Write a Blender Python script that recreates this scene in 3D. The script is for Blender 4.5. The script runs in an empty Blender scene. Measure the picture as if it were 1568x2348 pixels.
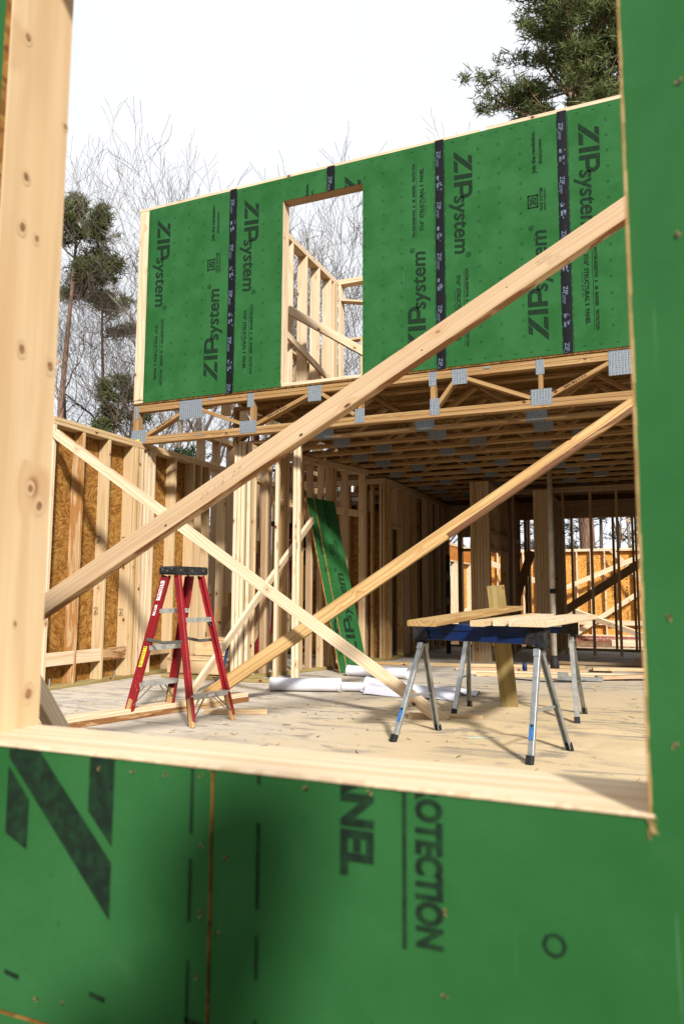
import bpy, bmesh, math, random
from mathutils import Vector, Matrix, noise
R = math.radians
random.seed(7)
S = bpy.context.scene
COL = S.collection
V3 = Vector

# ---------------------------------------------------------------- camera
EYE = V3((0, 0, 0.945))
_a, _p, _r = R(22.97), R(6.375), R(0.2685)
_fw = V3((-math.sin(_a) * math.cos(_p), math.cos(_a) * math.cos(_p), math.sin(_p)))
_rt = V3((math.cos(_a), math.sin(_a), 0))
_up = _rt.cross(_fw)
_rt2 = _rt * math.cos(_r) + _up * math.sin(_r)
_up2 = -_rt * math.sin(_r) + _up * math.cos(_r)
cd = bpy.data.cameras.new('camera')
cam = bpy.data.objects.new('camera', cd)
COL.objects.link(cam)
cam.matrix_world = Matrix(((_rt2.x, _up2.x, -_fw.x, EYE.x), (_rt2.y, _up2.y, -_fw.y, EYE.y), (_rt2.z, _up2.z, -_fw.z, EYE.z), (0, 0, 0, 1)))
cd.sensor_fit = 'VERTICAL'
cd.sensor_height = 36.0
cd.lens = 1710 / 2348 * 36.0
cd.clip_start = 0.05
cd.clip_end = 600
cd.dof.use_dof = True
cd.dof.focus_distance = 6.8
cd.dof.aperture_fstop = 4.5
S.camera = cam

# ---------------------------------------------------------------- sky, sun, exposure
SUN = V3((1.0, -1.3, 1.05)).normalized()
wd = bpy.data.worlds.new('World')
S.world = wd
wd.use_nodes = True
nt = wd.node_tree
nt.nodes.clear()
wo = nt.nodes.new('ShaderNodeOutputWorld')
bgn = nt.nodes.new('ShaderNodeBackground')
sk = nt.nodes.new('ShaderNodeTexSky')
sk.sky_type = 'NISHITA'
sk.sun_disc = False
sk.sun_elevation = math.asin(SUN.z)
sk.sun_rotation = math.atan2(SUN.x, SUN.y)
sk.dust_density = 4.0
tc = nt.nodes.new('ShaderNodeTexCoord')
nz = nt.nodes.new('ShaderNodeTexNoise')
nz.inputs['Scale'].default_value = 3.2
nz.inputs['Detail'].default_value = 6
nz.inputs['Distortion'].default_value = 0.6
cr = nt.nodes.new('ShaderNodeValToRGB')
cr.color_ramp.elements[0].position = 0.25
cr.color_ramp.elements[0].color = (0.90, 0.90, 0.90, 1)
cr.color_ramp.elements[1].position = 0.6
cr.color_ramp.elements[1].color = (1, 1, 1, 1)
mx = nt.nodes.new('ShaderNodeMix')
mx.data_type = 'RGBA'
mx.inputs[7].default_value = (9.3, 9.6, 10.1, 1)      # thin white overcast in front of the blue
nt.links.new(tc.outputs['Generated'], nz.inputs['Vector'])
nt.links.new(nz.outputs['Fac'], cr.inputs['Fac'])
nt.links.new(cr.outputs['Color'], mx.inputs[0])
nt.links.new(sk.outputs['Color'], mx.inputs[6])
nt.links.new(mx.outputs[2], bgn.inputs['Color'])
bgn.inputs['Strength'].default_value = 0.079
nt.links.new(bgn.outputs[0], wo.inputs[0])

sl = bpy.data.lights.new('sun', 'SUN')
sl.energy = 5.0
sl.angle = R(4.5)
sl.color = (1.0, 0.96, 0.91)
so = bpy.data.objects.new('sun', sl)
COL.objects.link(so)
so.rotation_euler = (-SUN).to_track_quat('-Z', 'Y').to_euler()
so.location = (6, -8, 9)
S.view_settings.view_transform = 'Standard'
S.view_settings.look = 'None'
S.view_settings.exposure = 0.48
S.view_settings.gamma = 1.0

# ---------------------------------------------------------------- helpers
class MB:
    def __init__(s):
        s.v = []; s.f = []; s.g = []; s.r = []; s.m = []
        s.cm = 0
    def _add(s, vs, fs, gs=None, rn=None):
        b = len(s.v)
        s.v += [tuple(v) for v in vs]
        s.g += [tuple(g) for g in (gs if gs is not None else vs)]
        r = random.random() if rn is None else rn
        s.r += [r] * len(vs)
        for f in fs:
            s.f.append([b + i for i in f]); s.m.append(s.cm)
        return s
    def board(s, p0, p1, wd, w, t, ch=0.003, rn=None, warp=0.0):
        """lumber from p0 to p1 (centre line); wd: direction of the wide side"""
        p0 = V3(p0); p1 = V3(p1); d = p1 - p0; L = d.length; d.normalize()
        W = V3(wd); W = (W - d * W.dot(d)).normalized(); T = d.cross(W)
        hw, ht = w / 2, t / 2
        sec = [(-hw + ch, -ht), (hw - ch, -ht), (hw, -ht + ch), (hw, ht - ch), (hw - ch, ht), (-hw + ch, ht), (-hw, ht - ch), (-hw, -ht + ch)]
        n = 2 if warp == 0 else 7
        a0, b0, c0 = random.uniform(-.09, .09), random.choice((-1, 1)) * random.uniform(.03, .1), random.uniform(0, 60)
        vs, gs = [], []
        for i in range(n):
            k = i / (n - 1)
            off = W * (warp * math.sin(k * math.pi)) 
            for (a, b) in sec:
                vs.append(p0 + d * (L * k) + W * a + T * b + off)
                gs.append((L * k + c0, a + a0, b + b0))
        fs = []
        for i in range(n - 1):
            for j in range(8):
                k = (j + 1) % 8
                fs.append((i * 8 + j, i * 8 + k, i * 8 + 8 + k, i * 8 + 8 + j))
        fs.append(tuple(range(7, -1, -1)))
        fs.append(tuple(range((n - 1) * 8, n * 8)))
        return s._add(vs, fs, gs, rn)
    def box(s, lo, hi, rn=None):
        x0, y0, z0 = lo; x1, y1, z1 = hi
        vs = [(x0, y0, z0), (x1, y0, z0), (x1, y1, z0), (x0, y1, z0), (x0, y0, z1), (x1, y0, z1), (x1, y1, z1), (x0, y1, z1)]
        fs = [(0, 3, 2, 1), (4, 5, 6, 7), (0, 1, 5, 4), (1, 2, 6, 5), (2, 3, 7, 6), (3, 0, 4, 7)]
        return s._add(vs, fs, None, rn)
    def obox(s, c, X, Y, Z, sx, sy, sz, ch=0.0):
        """oriented box about c"""
        c = V3(c); X = V3(X).normalized(); Y = V3(Y); Y = (Y - X * Y.dot(X)).normalized(); Z = X.cross(Y)
        if ch:
            return s.board(c - X * sx / 2, c + X * sx / 2, Y, sy, sz, ch)
        vs = []
        for k in (-1, 1):
            for (i, j) in ((-1, -1), (1, -1), (1, 1), (-1, 1)):
                vs.append(c + X * (i * sx / 2) + Y * (j * sy / 2) + Z * (k * sz / 2))
        fs = [(0, 3, 2, 1), (4, 5, 6, 7), (0, 1, 5, 4), (1, 2, 6, 5), (2, 3, 7, 6), (3, 0, 4, 7)]
        return s._add(vs, fs)
    def tube(s, pts, rad, n=8, cap=True):
        pts = [V3(p) for p in pts]
        if not isinstance(rad, (list, tuple)): rad = [rad] * len(pts)
        vs, gs = [], []
        ref = None; u = 0
        for i, p in enumerate(pts):
            d = (pts[min(i + 1, len(pts) - 1)] - pts[max(i - 1, 0)]).normalized()
            if ref is None:
                ref = d.orthogonal().normalized()
            ref = (ref - d * ref.dot(d)).normalized()
            b = d.cross(ref)
            if i: u += (p - pts[i - 1]).length
            for j in range(n):
                a = 2 * math.pi * j / n
                q = ref * math.cos(a) + b * math.sin(a)
                vs.append(p + q * rad[i]); gs.append((u, q.x * rad[i], q.y * rad[i]))
        fs = []
        for i in range(len(pts) - 1):
            for j in range(n):
                k = (j + 1) % n
                fs.append((i * n + j, i * n + k, i * n + n + k, i * n + n + j))
        if cap:
            fs.append(tuple(range(n - 1, -1, -1))); fs.append(tuple(range((len(pts) - 1) * n, len(pts) * n)))
        return s._add(vs, fs, gs)
    def prism(s, poly, org, A, B, N, depth, backmat=None):
        """polygon (a,b) in plane org + a*A + b*B, thickness along N*depth; front face gets cm, rest gets backmat"""
        org, A, B, N = V3(org), V3(A), V3(B), V3(N)
        n = len(poly)
        front = [org + A * a + B * b for a, b in poly]
        back = [p + N * depth for p in front]
        bi = len(s.v)
        s._add(front + back, [], [(a, b, 0) for a, b in poly] + [(a, b, depth) for a, b in poly])
        cm = s.cm; bm = cm if backmat is None else backmat
        s.f.append([bi + i for i in range(n)]); s.m.append(cm)
        s.f.append([bi + n + i for i in range(n - 1, -1, -1)]); s.m.append(bm)
        for i in range(n):
            k = (i + 1) % n
            s.f.append([bi + i, bi + n + i, bi + n + k, bi + k]); s.m.append(bm)
        return s
    def build(s, name, mats, parent=None, origin=None, smooth=False, autos=None):
        root = parent
        off = V3((0, 0, 0))
        if parent is not None:
            r = parent
            while r.parent is not None: r = r.parent
            off = V3(r['_o'])
        elif origin is not None:
            off = V3(origin)
        me = bpy.data.meshes.new(name)
        me.from_pydata([(v[0] - off.x, v[1] - off.y, v[2] - off.z) for v in s.v], [], s.f)
        at = me.attributes.new('gc', 'FLOAT_VECTOR', 'POINT')
        at.data.foreach_set('vector', [c for g in s.g for c in g])
        at = me.attributes.new('rnd', 'FLOAT', 'POINT')
        at.data.foreach_set('value', s.r)
        if not isinstance(mats, (list, tuple)): mats = [mats]
        for m_ in mats: me.materials.append(m_)
        me.polygons.foreach_set('material_index', s.m)
        bm = bmesh.new(); bm.from_mesh(me)
        if len(bm.faces) < 60000: bmesh.ops.recalc_face_normals(bm, faces=bm.faces)
        bm.to_mesh(me); bm.free()
        if smooth: me.polygons.foreach_set('use_smooth', [True] * len(me.polygons))
        me.update()
        o = bpy.data.objects.new(name, me)
        COL.objects.link(o)
        if parent is not None: o.parent = parent
        elif origin is not None:
            o.location = off
            o['_o'] = tuple(off)
        else: o['_o'] = (0, 0, 0)
        return o

ALL_ROOTS = []
def tag(o, label=None, cat=None, group=None, kind=None):
    if label: o['label'] = label
    if cat: o['category'] = cat
    if group: o['group'] = group
    if kind: o['kind'] = kind
    return o
def thing(name, loc, label, cat, group=None):
    o = bpy.data.objects.new(name, None); COL.objects.link(o)
    o.location = loc; o['_o'] = tuple(loc)
    o.empty_display_size = 0.1
    return tag(o, label, cat, group)
def copy_tree(o, parent=None):
    c = o.copy(); COL.objects.link(c)
    if parent is not None: c.parent = parent
    for ch in list(o.children): copy_tree(ch, c)
    return c

# ---------------------------------------------------------------- materials
def nodes(name, rough=0.7, spec=0.3):
    m = bpy.data.materials.new(name); m.use_nodes = True
    n = m.node_tree; b = n.nodes['Principled BSDF']
    b.inputs['Roughness'].default_value = rough
    b.inputs['Specular IOR Level'].default_value = spec
    return m, n, b
def N(n, t, **k):
    x = n.nodes.new(t)
    for a, v in k.items(): setattr(x, a, v)
    return x
def math_(n, op, a, b=None, c=None, clamp=False):
    x = N(n, 'ShaderNodeMath', operation=op); x.use_clamp = clamp
    for i, v in enumerate((a, b, c)):
        if v is None: continue
        if isinstance(v, (int, float)): x.inputs[i].default_value = v
        else: n.links.new(v, x.inputs[i])
    return x.outputs[0]
def mix(n, f, a, b, mode='MIX'):
    x = N(n, 'ShaderNodeMix', data_type='RGBA', blend_type=mode)
    for i, v in ((0, f), (6, a), (7, b)):
        if isinstance(v, (int, float)): x.inputs[i].default_value = v
        elif isinstance(v, tuple): x.inputs[i].default_value = (*v, 1)
        else: n.links.new(v, x.inputs[i])
    return x.outputs[2]
def noise_(n, vec, scale, detail=3, rough=0.5, dist=0.0):
    x = N(n, 'ShaderNodeTexNoise')
    x.inputs['Scale'].default_value = scale; x.inputs['Detail'].default_value = detail
    x.inputs['Roughness'].default_value = rough; x.inputs['Distortion'].default_value = dist
    n.links.new(vec, x.inputs['Vector'])
    return x.outputs['Fac']
def vscale(n, vec, sc):
    x = N(n, 'ShaderNodeVectorMath', operation='MULTIPLY')
    n.links.new(vec, x.inputs[0]); x.inputs[1].default_value = sc
    return x.outputs[0]
def ramp(n, f, lo, hi, inv=False):
    x = N(n, 'ShaderNodeMapRange'); x.interpolation_type = 'SMOOTHSTEP'
    n.links.new(f, x.inputs[0])
    x.inputs[1].default_value = lo; x.inputs[2].default_value = hi
    x.inputs[3].default_value = 1 if inv else 0; x.inputs[4].default_value = 0 if inv else 1
    return x.outputs[0]
def bump(n, b, h, strength=0.3, dist=0.01):
    x = N(n, 'ShaderNodeBump'); x.inputs['Strength'].default_value = strength; x.inputs['Distance'].default_value = dist
    n.links.new(h, x.inputs['Height']); n.links.new(x.outputs[0], b.inputs['Normal'])

def wood(name, light, dark, knot=(0.07, 0.025, 0.010), tints=((0.66, 0.46, 0.24), (0.60, 0.44, 0.25)), stain=0.0, staincol=(0.33, 0.12, 0.025), rings=150, knots=1.0, grain=0.5, rough=0.72):
    dm = lambda c: (c[0] * .77, c[1] * .755, c[2] * .735)
    light, dark, staincol = dm(light), dm(dark), dm(staincol); tints = tuple(dm(c) for c in tints)
    m, n, b = nodes(name, rough, 0.25)
    at = N(n, 'ShaderNodeAttribute'); at.attribute_name = 'gc'
    ar = N(n, 'ShaderNodeAttribute'); ar.attribute_name = 'rnd'
    oi = N(n, 'ShaderNodeObjectInfo')
    gc = at.outputs['Vector']
    cb = N(n, 'ShaderNodeCombineXYZ')
    om = math_(n, 'MULTIPLY', oi.outputs['Random'], 31.0)
    n.links.new(om, cb.inputs[0])
    ad = N(n, 'ShaderNodeVectorMath', operation='ADD'); n.links.new(gc, ad.inputs[0]); n.links.new(cb.outputs[0], ad.inputs[1])
    g = ad.outputs[0]
    # knots
    vo = N(n, 'ShaderNodeTexVoronoi'); vo.inputs['Scale'].default_value = 1.0; vo.inputs['Randomness'].default_value = 1.0
    n.links.new(vscale(n, g, (5.5, 8, 8)), vo.inputs['Vector'])
    ds = vo.outputs['Distance']
    gate = math_(n, 'GREATER_THAN', N_sep(n, vo.outputs['Color']), 1.0 - 0.42 * knots)
    kn = math_(n, 'MULTIPLY', ramp(n, ds, 0.07, 0.15, True), gate)
    halo = math_(n, 'MULTIPLY', ramp(n, ds, 0.10, 0.42, True), gate)
    # rings
    sp = N(n, 'ShaderNodeSeparateXYZ'); n.links.new(g, sp.inputs[0])
    r2 = math_(n, 'ADD', math_(n, 'MULTIPLY', sp.outputs[1], sp.outputs[1]), math_(n, 'MULTIPLY', sp.outputs[2], sp.outputs[2]))
    rad = math_(n, 'SQRT', r2)
    nl = noise_(n, vscale(n, g, (0.7, 5, 5)), 1.0, 2, 0.5)
    ph = math_(n, 'ADD', math_(n, 'MULTIPLY', rad, float(rings) * 2), math_(n, 'ADD', math_(n, 'MULTIPLY', nl, 26.0), math_(n, 'MULTIPLY', halo, 5.0)))
    sn = math_(n, 'MULTIPLY_ADD', math_(n, 'SINE', ph), 0.5, 0.5)
    sn = math_(n, 'POWER', sn, 2.2)
    st = noise_(n, vscale(n, g, (1.6, 70, 70)), 1.0, 4, 0.6)
    bl = noise_(n, vscale(n, g, (0.9, 6, 6)), 1.3, 3, 0.6)
    c = mix(n, ramp(n, bl, 0.3, 0.72), light, dark)
    t = mix(n, math_(n, 'FRACT', math_(n, 'ADD', math_(n, 'MULTIPLY', ar.outputs['Fac'], 3.7), oi.outputs['Random'])), tints[0], tints[1])
    tf = math_(n, 'MULTIPLY', math_(n, 'FRACT', math_(n, 'ADD', ar.outputs['Fac'], math_(n, 'MULTIPLY', oi.outputs['Random'], 5.3))), 0.55)
    c = mix(n, tf, c, t)
    c = mix(n, math_(n, 'MULTIPLY', sn, grain), c, tuple(x * y for x, y in zip(dark, (0.72, 0.6, 0.48))))
    c = mix(n, math_(n, 'MULTIPLY', ramp(n, st, 0.35, 0.8), 0.3), c, tuple(x * y for x, y in zip(dark, (0.8, 0.68, 0.55))))
    c = mix(n, math_(n, 'MULTIPLY', halo, 0.35), c, (0.36, 0.17, 0.06))
    c = mix(n, kn, c, knot)
    dt = noise_(n, vscale(n, g, (3.0, 9, 9)), 1.6, 6, 0.72)
    c = mix(n, math_(n, 'MULTIPLY', ramp(n, dt, 0.58, 0.80), 0.30), c, tuple(x * y for x, y in zip(dark, (0.62, 0.60, 0.60))))
    if stain:
        s1 = noise_(n, vscale(n, g, (2.2, 14, 14)), 1.0, 4, 0.65, 0.6)
        lo = 0.72 - stain * 0.2
        c = mix(n, math_(n, 'MULTIPLY', ramp(n, s1, lo, lo + 0.07), 0.85), c, staincol)
    n.links.new(c, b.inputs['Base Color'])
    bump(n, b, math_(n, 'ADD', math_(n, 'MULTIPLY', st, 0.5), math_(n, 'MULTIPLY', sn, 0.3)), 0.25, 0.002)
    return m
def N_sep(n, col):
    x = N(n, 'ShaderNodeSeparateColor'); n.links.new(col, x.inputs[0]); return x.outputs[0]

M = {}
M['pine'] = wood('pine_lumber', (0.78, 0.62, 0.39), (0.68, 0.50, 0.28), stain=0.12)
M['pale'] = wood('pale_lumber', (0.86, 0.73, 0.53), (0.76, 0.60, 0.40), tints=((0.82, 0.67, 0.46), (0.76, 0.60, 0.41)), stain=0.1)
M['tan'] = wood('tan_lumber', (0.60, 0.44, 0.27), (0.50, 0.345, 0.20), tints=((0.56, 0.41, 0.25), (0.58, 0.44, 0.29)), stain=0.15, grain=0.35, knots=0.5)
M['yellow'] = wood('yellow_pine_lumber', (0.60, 0.42, 0.19), (0.47, 0.29, 0.11), tints=((0.58, 0.39, 0.18), (0.50, 0.33, 0.14)), grain=0.7, rings=110, stain=0.15)
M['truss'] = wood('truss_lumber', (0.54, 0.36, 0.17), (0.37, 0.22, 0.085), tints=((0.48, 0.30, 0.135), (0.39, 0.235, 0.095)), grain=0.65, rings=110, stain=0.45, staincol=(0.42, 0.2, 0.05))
M['treated'] = wood('treated_lumber', (0.43, 0.35, 0.15), (0.30, 0.23, 0.08), tints=((0.40, 0.33, 0.14), (0.36, 0.27, 0.11)), grain=0.45, rings=90, knots=0.6)
M['bark_edge'] = wood('waney_bark_edge', (0.42, 0.22, 0.07), (0.22, 0.09, 0.025), stain=1.6, staincol=(0.10, 0.035, 0.012))
M['blotch'] = wood('blotched_lumber', (0.66, 0.48, 0.28), (0.52, 0.34, 0.17), stain=1.25, staincol=(0.40, 0.17, 0.04))
M['post'] = wood('knotty_post_lumber', (0.78, 0.60, 0.36), (0.68, 0.47, 0.25), tints=((0.78, 0.60, 0.36), (0.72, 0.53, 0.31)), knots=2.0, grain=0.25, rings=60, knot=(0.22, 0.09, 0.04))
M['wane'] = wood('sap_stained_edge', (0.55, 0.36, 0.18), (0.40, 0.22, 0.08), stain=1.35, staincol=(0.22, 0.08, 0.02))

def m_green():
    m, n, b = nodes('green_sheathing_face', 0.8, 0.08)
    at = N(n, 'ShaderNodeTexCoord').outputs['Object']
    a = noise_(n, at, 3.0, 5, 0.6); f = noise_(n, at, 260, 3, 0.7); s = noise_(n, vscale(n, at, (6, 6, 1.2)), 3.0, 6, 0.7)
    c = mix(n, ramp(n, a, 0.3, 0.7), (0.016, 0.086, 0.021), (0.027, 0.114, 0.034))
    c = mix(n, math_(n, 'MULTIPLY', ramp(n, f, 0.45, 0.75), 0.35), c, (0.014, 0.085, 0.024))
    c = mix(n, math_(n, 'MULTIPLY', ramp(n, s, 0.62, 0.80), 0.25), c, (0.08, 0.20, 0.09))
    f2 = noise_(n, at, 55, 2, 0.6)
    sc = noise_(n, vscale(n, at, (60, 60, 2.5)), 1.0, 2, 0.5)
    sc2 = noise_(n, at, 1.7, 2, 0.5)
    c = mix(n, math_(n, 'MULTIPLY', math_(n, 'MULTIPLY', ramp(n, sc, 0.70, 0.74), ramp(n, sc2, 0.5, 0.65)), 0.35), c, (0.16, 0.30, 0.17))
    ds_ = noise_(n, at, 12, 6, 0.7)
    c = mix(n, math_(n, 'MULTIPLY', ramp(n, ds_, 0.60, 0.78), 0.07), c, (0.14, 0.20, 0.10))
    c = mix(n, math_(n, 'MULTIPLY', ramp(n, f2, 0.70, 0.76), 0.6), c, (0.015, 0.07, 0.025))
    n.links.new(c, b.inputs['Base Color'])
    bump(n, b, noise_(n, at, 120, 4, 0.7), 0.18, 0.002)
    return m
M['green'] = m_green()

def m_osb(name='osb_strand_board', tone=1.0):
    m, n, b = nodes(name, 0.75, 0.2)
    at = N(n, 'ShaderNodeAttribute'); at.attribute_name = 'gc'
    g = at.outputs['Vector']
    v0 = N(n, 'ShaderNodeTexVoronoi'); v0.inputs['Scale'].default_value = 10; n.links.new(g, v0.inputs['Vector'])
    cols = []
    for k, ang in enumerate((0.3, 1.25, 2.2)):
        rt = N(n, 'ShaderNodeVectorRotate', rotation_type='Z_AXIS'); rt.inputs['Angle'].default_value = ang
        n.links.new(g, rt.inputs['Vector'])
        v = N(n, 'ShaderNodeTexVoronoi'); v.inputs['Scale'].default_value = 1.0
        n.links.new(vscale(n, rt.outputs[0], (85, 17, 30)), v.inputs['Vector'])
        cols.append(N_sep(n, v.outputs['Color']))
    sp = N(n, 'ShaderNodeSeparateColor'); n.links.new(v0.outputs['Color'], sp.inputs[0])
    k1 = math_(n, 'GREATER_THAN', sp.outputs[1], 0.4); k2 = math_(n, 'GREATER_THAN', sp.outputs[2], 0.62)
    f = N(n, 'ShaderNodeMix', data_type='FLOAT'); n.links.new(k1, f.inputs[0]); n.links.new(cols[0], f.inputs[2]); n.links.new(cols[1], f.inputs[3])
    f2 = N(n, 'ShaderNodeMix', data_type='FLOAT'); n.links.new(k2, f2.inputs[0]); n.links.new(f.outputs[0], f2.inputs[2]); n.links.new(cols[2], f2.inputs[3])
    cr = N(n, 'ShaderNodeValToRGB'); n.links.new(f2.outputs[0], cr.inputs[0])
    e = cr.color_ramp.elements
    e[0].position = 0.0; e[0].color = (0.23 * tone, 0.085 * tone, 0.014 * tone, 1)
    e[1].position = 1.0; e[1].color = (0.60 * tone, 0.34 * tone, 0.09 * tone, 1)
    x = e.new(0.5); x.color = (0.43 * tone, 0.195 * tone, 0.036 * tone, 1)
    nn = noise_(n, g, 2.0, 4, 0.6)
    c = mix(n, math_(n, 'MULTIPLY', ramp(n, nn, 0.4, 0.75), 0.35), cr.outputs[0], (0.20 * tone, 0.075 * tone, 0.015 * tone))
    n.links.new(c, b.inputs['Base Color'])
    bump(n, b, f2.outputs[0], 0.3, 0.002)
    return m
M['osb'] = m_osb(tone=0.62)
M['osb_shaded'] = m_osb('shaded_strand_board', 0.34)  # strand board darkened so the deck and rim carry the ceiling shade
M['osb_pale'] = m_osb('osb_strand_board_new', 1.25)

def plain(name, col, rough=0.6, spec=0.3, metal=0.0, var=0.25, vs=8.0, bmp=0.0, dark=None):
    m, n, b = nodes(name, rough, spec)
    b.inputs['Metallic'].default_value = metal
    at = N(n, 'ShaderNodeTexCoord').outputs['Object']
    a = noise_(n, at, vs, 5, 0.62)
    dk = dark or tuple(x * (1 - var * 1.6) for x in col)
    c = mix(n, ramp(n, a, 0.35, 0.72), col, dk)
    n.links.new(c, b.inputs['Base Color'])
    if bmp: bump(n, b, noise_(n, at, vs * 8, 4, 0.6), bmp, 0.003)
    return m
M['ink'] = plain('black_ink_print', (0.010, 0.018, 0.012), 0.85, 0.05, var=0.3, vs=60, dark=(0.013, 0.040, 0.017))
M['ink_wood'] = plain('ink_stamp_on_lumber', (0.035, 0.022, 0.015), 0.7, 0.2)
M['pencil'] = plain('pencil_on_lumber', (0.22, 0.15, 0.10), 0.7, 0.2)
M['tape'] = plain('black_seam_tape', (0.005, 0.005, 0.007), 0.6, 0.14, var=0.3, vs=14, bmp=0.3)
M['tapeprint'] = plain('white_print_on_tape', (0.10, 0.14, 0.20), 0.5, 0.3)
M['paper'] = plain('white_plan_paper', (0.64, 0.64, 0.70), 0.6, 0.3, var=0.06)
M['clear'] = plain('clear_plastic_sleeve', (0.62, 0.62, 0.62), 0.25, 0.5, var=0.1)
M['black'] = plain('black_plastic', (0.012, 0.012, 0.013), 0.65, 0.2, var=0.3, vs=30, dark=(0.035, 0.034, 0.031))
M['rubber'] = plain('black_rubber', (0.014, 0.014, 0.014), 0.7, 0.3)
M['blue'] = plain('blue_painted_steel', (0.004, 0.020, 0.095), 0.45, 0.35, metal=0.1, var=0.3, vs=6, dark=(0.006, 0.02, 0.07))
M['bluegrip'] = plain('blue_fibreglass', (0.04, 0.16, 0.42), 0.5, 0.4)
M['galv'] = plain('galvanised_steel', (0.42, 0.44, 0.43), 0.38, 0.5, metal=0.75, var=0.2, vs=20)
M['alu'] = plain('scuffed_aluminium', (0.52, 0.52, 0.48), 0.45, 0.5, metal=0.5, var=0.25, vs=18)
M['alu_dark'] = plain('weathered_aluminium', (0.20, 0.19, 0.16), 0.5, 0.4, metal=0.5, var=0.3, vs=25)
def m_red():
    m, n, b = nodes('red_fibreglass', 0.5, 0.4)
    at = N(n, 'ShaderNodeTexCoord').outputs['Object']
    a = noise_(n, at, 5, 5, 0.6)
    c = mix(n, ramp(n, a, 0.3, 0.75), (0.27, 0.008, 0.012), (0.17, 0.006, 0.009))
    s = noise_(n, at, 55, 5, 0.75)
    z = N(n, 'ShaderNodeSeparateXYZ'); n.links.new(at, z.inputs[0])
    low = ramp(n, z.outputs[2], 0.05, 0.75, True)
    k = math_(n, 'MULTIPLY', ramp(n, s, 0.60, 0.68), math_(n, 'MULTIPLY_ADD', low, 0.6, 0.12))
    c = mix(n, k, c, (0.5, 0.33, 0.28))
    n.links.new(c, b.inputs['Base Color'])
    return m
M['red'] = m_red()
M['white_sticker'] = plain('worn_white_sticker', (0.72, 0.70, 0.68), 0.5, 0.3, var=0.15, vs=40, dark=(0.5, 0.35, 0.33))
M['yellow_sticker'] = plain('yellow_warning_sticker', (0.72, 0.64, 0.05), 0.5, 0.3, var=0.15, vs=30)
M['orange_lvl'] = wood('orange_beam', (0.58, 0.22, 0.035), (0.45, 0.15, 0.02), tints=((0.55, 0.2, 0.03), (0.6, 0.24, 0.04)), knots=0.1, grain=0.3)
M['pipe'] = plain('cream_painted_pipe', (0.60, 0.55, 0.44), 0.5, 0.3, var=0.2, vs=10)
M['strip'] = plain('pale_green_strip', (0.34, 0.38, 0.30), 0.6, 0.2)
M['red_plastic'] = plain('red_plastic', (0.5, 0.01, 0.04), 0.5, 0.4)
M['cord_green'] = plain('green_cord', (0.02, 0.30, 0.20), 0.5, 0.3)
M['roofwrap'] = plain('dark_green_wrap', (0.004, 0.018, 0.012), 0.6, 0.3)

M['knot'] = plain('dark_knot', (0.30, 0.155, 0.075), 0.7, 0.2, var=0.35, vs=90)
M['knot_halo'] = plain('knot_halo', (0.53, 0.37, 0.20), 0.7, 0.2, var=0.1, vs=60)
def m_plate():
    m, n, b = nodes('galvanised_truss_plate', 0.36, 0.5)
    b.inputs['Metallic'].default_value = 0.15
    at = N(n, 'ShaderNodeTexCoord').outputs['Object']
    br = N(n, 'ShaderNodeTexBrick'); br.inputs['Scale'].default_value = 1.0
    br.inputs['Mortar Size'].default_value = 0.0035; br.inputs['Brick Width'].default_value = 0.014; br.inputs['Row Height'].default_value = 0.022
    br.offset = 0.0
    rt = N(n, 'ShaderNodeCombineXYZ'); sp = N(n, 'ShaderNodeSeparateXYZ'); n.links.new(at, sp.inputs[0])
    n.links.new(sp.outputs[0], rt.inputs[0]); n.links.new(sp.outputs[2], rt.inputs[1])
    n.links.new(rt.outputs[0], br.inputs['Vector'])
    br.inputs['Color1'].default_value = (0.28, 0.31, 0.34, 1); br.inputs['Color2'].default_value = (0.19, 0.23, 0.27, 1); br.inputs['Mortar'].default_value = (0.10, 0.11, 0.12, 1)
    w = math_(n, 'SINE', math_(n, 'MULTIPLY', sp.outputs[0], 230.0))
    c = mix(n, math_(n, 'MULTIPLY', ramp(n, w, -0.2, 0.9), 0.45), br.outputs['Color'], (0.33, 0.37, 0.38))
    a = noise_(n, at, 45, 3, 0.6)
    c = mix(n, math_(n, 'MULTIPLY', ramp(n, a, 0.45, 0.7), 0.5), c, (0.25, 0.30, 0.36))
    n.links.new(c, b.inputs['Base Color'])
    return m
M['plate'] = m_plate()

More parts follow.
